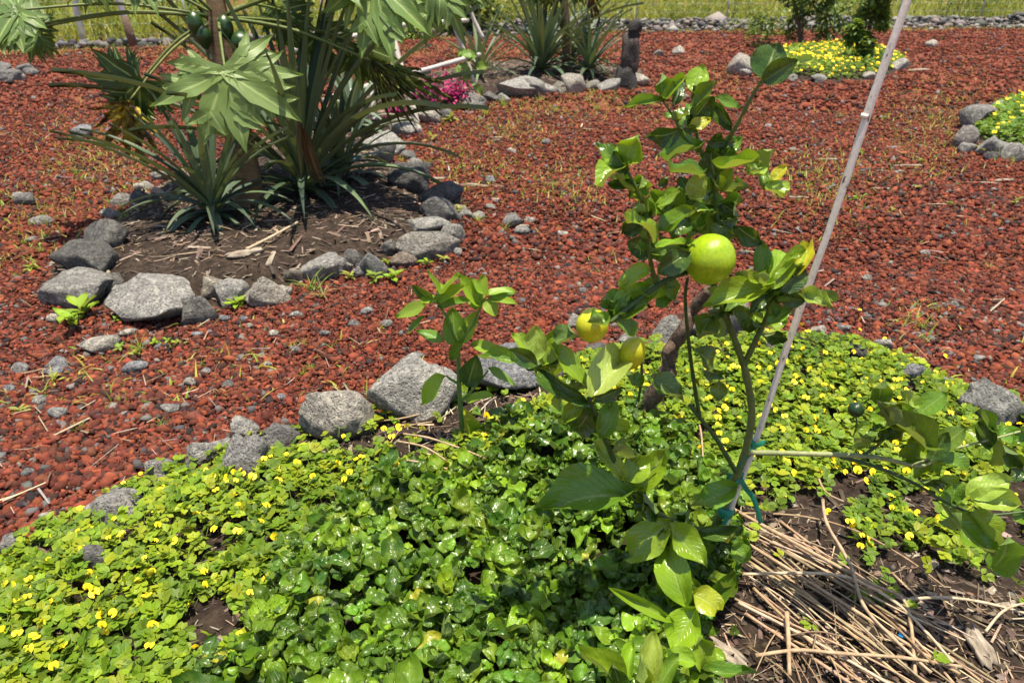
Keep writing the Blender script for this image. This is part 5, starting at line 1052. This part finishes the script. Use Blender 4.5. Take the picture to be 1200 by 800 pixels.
for k, (a, b, tx, ty, cl) in enumerate([(650, -12, 632, 14, PYL), (655, -14, 646, 18, (.38, .38, .05)), (645, -8, 628, 4, (.25, .3, .04)), (690, -12, 702, 24, (.20, .07, .03)), (668, -20, 690, 4, (.05, .09, .02)), (640, -20, 600, 0, (.06, .11, .03))]):
    b0 = at(a, b, yY - .2); t0 = at(tx, ty, yY - .25); o = link('leaf', PLW[0] if k in (0, 1, 3) else PL[k % 3], M['papaya'], yp, cl); L = (t0 - b0).length; place(o, b0, t0, Vector((0, -1, .4)) + jit(.2), L * .6, yp, L)
    mb = MB(); mb.tube(curve([c[-1], (c[-1] + b0) * .5 + Vector((0, 0, .1)), b0], 4), .012, 6); mb.build('petiole', M['stem'], yp, (.2, .22, .07))

# ================================================================== far flower patches and shrubs
def patch(name, key, label, n, ht, fl, fs=.026):
    pl = BEDS[key][0]; lo, hi = pl.min(0), pl.max(0); x = RNG.uniform(lo[0], hi[0], n * 3); y = RNG.uniform(lo[1], hi[1], n * 3); k = indist(pl, x, y) > .12; x, y = x[k][:n], y[k][:n]; m_ = len(x); z = H(x, y)
    S = RNG.uniform(.03, .055, m_)[:, None] * np.ones((m_, 3)); P = np.stack([x, y, z + RNG.random(m_) * ht], -1)
    o = mass(name, FOUR, P, rot_zxz(RNG.uniform(0, 6.28, m_), RNG.normal(.1, .4, m_), RNG.uniform(0, 6.28, m_)), S, pick([(.11, .22, .02), (.14, .26, .02), (.08, .17, .016)], m_, .25), M['cover_m']); tag(o, label, 'ground cover', None, 'stuff')
    i = RNG.permutation(m_)[:fl]; V = np.array([v.co[:] for v in FLW.vertices]); F = np.array([p.vertices[:] for p in FLW.polygons]); s = RNG.uniform(fs * .8, fs * 1.4, len(i))
    q = mass('flower_mass', [(V, F, np.zeros((len(V), 2)))], P[i] + np.array([0, 0, .03]), rot_zxz(RNG.normal(0, 1, len(i)), RNG.normal(.6, .4, len(i)), np.zeros(len(i))), s[:, None] * np.ones((len(i), 3)), np.ones((len(i), 3)), M['petal'], True, o); q['kind'] = 'stuff'
patch('flower_patch', 'patch', 'far patch of low plants thick with yellow flowers round the two shrubs', 3600, .12, 620, .045)
patch('flower_patch', 'side', 'low yellow flowered cover in the bed at the right picture edge', 2600, .10, 190, .03)
LFT = []
for b in (.3, .8):
    V, F, U = strip(3, 2, ovate(.45), lambda s, u: .12 * abs(u), bend=b); LFT.append((V, tri(F), U))
def shrub(px, py, wpx, hpx, label, cols, n=900, ls=.11, name='shrub', trunk=True, group=None):
    p = G(px, py); t = dep(p); rx, hz = wpx / FPX * t * .5, hpx / FPX * t; e = empty(name, p); tag(e, label, 'shrub', group)
    n = int(n * 2.2)
    cs = [(RNG.normal(0, .42) * rx, RNG.normal(0, .38) * rx, hz * (.12 + .88 * (i + .5) / 16), RNG.uniform(.24, .42) * rx) for i in range(16)]
    P = []
    for i in range(n):
        cx, cy, cz, r = cs[i % 16]; d = RNG.normal(size=3); d /= np.linalg.norm(d); P.append((cx + d[0] * r * RNG.uniform(.5, 1.1), cy + d[1] * r * RNG.uniform(.5, 1.1), max(.05, cz + d[2] * r * 1.2)))
    P = np.array(P); L = ls * RNG.uniform(.6, 1.2, n); az = np.arctan2(-P[:, 0], P[:, 1]) + RNG.normal(0, .9, n)
    link('crown', None or (lambda VFUC: raw_mesh('crown', VFUC[0], VFUC[1], VFUC[3], VFUC[2], True))(scatter(LFT, P, rot_zxz(az, RNG.normal(-.1, .5, n), np.zeros(n)), np.stack([L * .55, L, L], -1), pick(cols, n, .25))), M['far_leaf'], e)
    for i in range(4):
        mb = MB(); cx, cy, cz, r = cs[i * 4 + 1]; mb.tube(curve([p + Vector((RNG.normal(0, .04), 0, -.05)), p + Vector((cx * .4, cy * .4, cz * .5)), p + Vector((cx, cy, cz))], 4), lerp_list(.03, .01, 9), 6); mb.build('trunk', M['bark'], e)
    return e
DG = [(.022, .055, .012), (.035, .085, .016), (.06, .13, .02)]; YG = [(.11, .20, .02), (.15, .25, .025), (.08, .15, .018), (.19, .27, .03)]
shrub(938, 58, 82, 110, 'broader dark green shrub behind the far yellow flower patch', DG + YG[:1], 1100, .13)
shrub(1010, 70, 46, 110, 'narrow upright shrub standing in the far yellow flower patch', DG[1:] + YG[:2], 1000, .12)
shrub(890, 40, 60, 20, 'low bright green bush left of the broader far shrub', YG, 260, .10)
shrub(1150, 20, 50, 40, 'dark green shrub behind the rubble wall at far right', DG, 500, .16)

# ------------------------------------------------------------------ rubble wall, fence, far grass
def along(n, off, jitter, x0=-32, x1=36):
    x = RNG.uniform(x0, x1, n); return x, edge_y(x) + off + RNG.normal(0, jitter, n)
n = 9000; x, y = along(n, 1.2, .6, -4, 36); hh = np.exp(-((y - edge_y(x) - 1.1) / .7) ** 2) * (.30 + .12 * np.sin(x * 1.1) * np.sin(x * .37 + 1)); s = .11 * np.exp(RNG.normal(0, .5, n))
RT = []
for k in range(8): V, F = (OV, OF) if k < 5 else I1; V = V * (1 + RNG.uniform(-.35, .35, (len(V), 1))); RT.append((norm_box(V), F, np.zeros((len(V), 2))))
o = mass('rubble_wall', RT, np.stack([x, y, RNG.random(n) * hh + .03], -1), rot_zxz(RNG.uniform(0, 6.28, n), RNG.normal(0, .4, n), np.zeros(n)), np.stack([s * 1.2, s, s * .7], -1), pick([(.22, .21, .195), (.15, .148, .14), (.30, .285, .26), (.08, .08, .078), (.26, .23, .18)], n, .25), M['gravel'], False)
o.name = 'stones'; o['kind'] = 'stuff'; e = empty('rubble_wall', (0, 0, 0)); o.parent = e; tag(e, 'low wall of heaped grey lava rubble along the far side of the yard', 'stone wall')
n = 700; x, y = along(n, .7, .25, -32, -4); s = RNG.uniform(.10, .34, n)
o = mass('stone_row', RT, np.stack([x, y, RNG.random(n) * .12], -1), rot_zxz(RNG.uniform(0, 6.28, n), RNG.normal(0, .4, n), np.zeros(n)), np.stack([s * 1.2, s, s * .7], -1), pick([(.14, .138, .13), (.20, .19, .175), (.07, .07, .068)], n, .25), M['gravel'], False)
o.name = 'stones'; o['kind'] = 'stuff'; e = empty('stone_row', (0, 0, 0)); o.parent = e; tag(e, 'low row of grey stones at the far left edge of the yard', 'stone row')
n = 30000; x, y = along(n, 0, 0, -38, 46); u = RNG.random(n) ** 1.4; y = y + 2.0 + u * 9 - (x < -4) * .9; L = np.where(u < .02, .4, RNG.uniform(.5, 1.5, n)) * (1 + .6 * clump(x, y, .9, 1)) * (.55 + .45 * np.clip(u * 6, 0, 1))
blades('tall_grass', np.stack([x, y, np.zeros(n) - .02], -1), L, .035, [(.22, .25, .03), (.16, .22, .025), (.30, .30, .06), (.11, .17, .02), (.36, .33, .10)], 'tall yellow green wild grass beyond the yard', 'grass', tilt=(1.32, .2))
n = 20000; x, y = along(n, .5, .7, -36, 42); blades('verge_grass', np.stack([x, y, np.zeros(n) - .02], -1), RNG.uniform(.06, .2, n), .016, [(.30, .28, .08), (.22, .26, .05), (.40, .34, .15)], 'short pale grass strip where the gravel ends', 'grass', tilt=(1.1, .4))
n = 52000; x, y = along(n, 0, 0, -40, 50); y = y + 2.2 - (x < -4) * .9 + RNG.random(n) * 9; cl = clump(x, y, .8, 4) + .25 * np.sin(x * 2.3 + y); k = cl > .5; x, y, cl = x[k], y[k], cl[k]; n = len(x); L = RNG.uniform(.12, .26, n)
o = mass('wild_undergrowth', LFT, np.stack([x, y, RNG.random(n) ** .7 * (cl - .30) * 5], -1), rot_zxz(RNG.uniform(0, 6.28, n), RNG.normal(0, .6, n), np.zeros(n)), np.stack([L * .5, L, L], -1), pick([(.20, .26, .03), (.12, .19, .025), (.28, .30, .04), (.07, .12, .02)], n, .25), M['far_leaf']); tag(o, 'yellow green wild undergrowth beyond the yard', 'undergrowth', None, 'stuff')
fe = empty('wire_fence', (0, 24.5, 0)); tag(fe, 'thin wire fence behind the rubble wall', 'fence')
FX = np.arange(-30, 42, 3.1); FPt = [Vector((float(a), float(edge_y(a)) + 1.95 - (.6 if a < -4 else 0), 0)) for a in FX]
for p in FPt:
    mb = MB(); mb.tube([p + Vector((0, 0, -.1)), p + Vector((0, 0, 1.5))], .022, 6); mb.build('post', M['wire'], fe)
for h in (.2, .45, .7, .95, 1.2, 1.42):
    mb = MB(); mb.tube([p + Vector((0, 0, h)) for p in FPt], .005, 4); mb.build('wire', M['wire'], fe)
mb = MB()
for a, b in zip(FPt[:-1], FPt[1:]):
    for k in range(1, 14): q = a + (b - a) * k / 14; mb.tube([q + Vector((0, -.006, .15)), q + Vector((0, -.006, 1.42))], .003, 3, False)
mb.build('mesh_wires', M['wire'], fe)['kind'] = 'stuff'
for k, (a, b, tx, lab) in enumerate([(99, 53, 85, 'pale leaning post at the far left edge of the yard, left of two'), (157, 54, 136, 'pale leaning post with a dark foot at the far left, right of two')]):
    p = G(a, b); t = at(tx, -10, p.y); tp = p + (t - p) * 2.1; e = empty('leaning_post', p); tag(e, lab, 'post', 'pale leaning posts at the far left')
    mb = MB(); cc_ = [p + (tp - p) * i / 9 + Vector((.015 * math.sin(i * 2), 0, -.03 if i == 0 else 0)) for i in range(10)]; mb.tube(cc_, lerp_list(.085, .06, 10), 9); mb.build('shaft', M['white_pole'], e)
    if k: mb = MB(); mb.tube([p + Vector((0, 0, -.05)), p + (tp - p) * .12, p + (tp - p) * .26], [.105, .098, .088], 8); mb.build('dark_foot', M['bark'], e)
shrub(548, 40, 90, 60, 'dark round shrub beyond the trellis at the far side of the yard', DG, 700, .2)
shrub(470, 46, 80, 22, 'yellow green bush beyond the trellis', YG, 300, .16)

for a, b, w2, h2, cols, lab in [(62, 34, 70, 30, YG, 'yellow green bush beyond the far left edge, left of the two leaning posts'), (128, 34, 60, 34, YG, 'yellow green bush between the two leaning posts'), (225, 32, 80, 34, YG, 'yellow green bush behind the papaya fruit'), (330, 30, 70, 30, DG[2:] + YG[:1], 'mid green bush behind the papaya crown'),
        (705, 18, 90, 24, YG, 'yellow green bush beyond the wall above the carved post'), (845, 16, 90, 22, YG, 'yellow green bush beyond the wall left of the far shrubs'), (1075, 16, 90, 22, YG, 'yellow green bush beyond the wall right of the stake'), (1195, 14, 60, 24, YG[:2] + DG[2:], 'green bush beyond the wall at the right picture edge')]:
    shrub(a, b, w2, h2, lab, cols, 420, .2, 'bush')
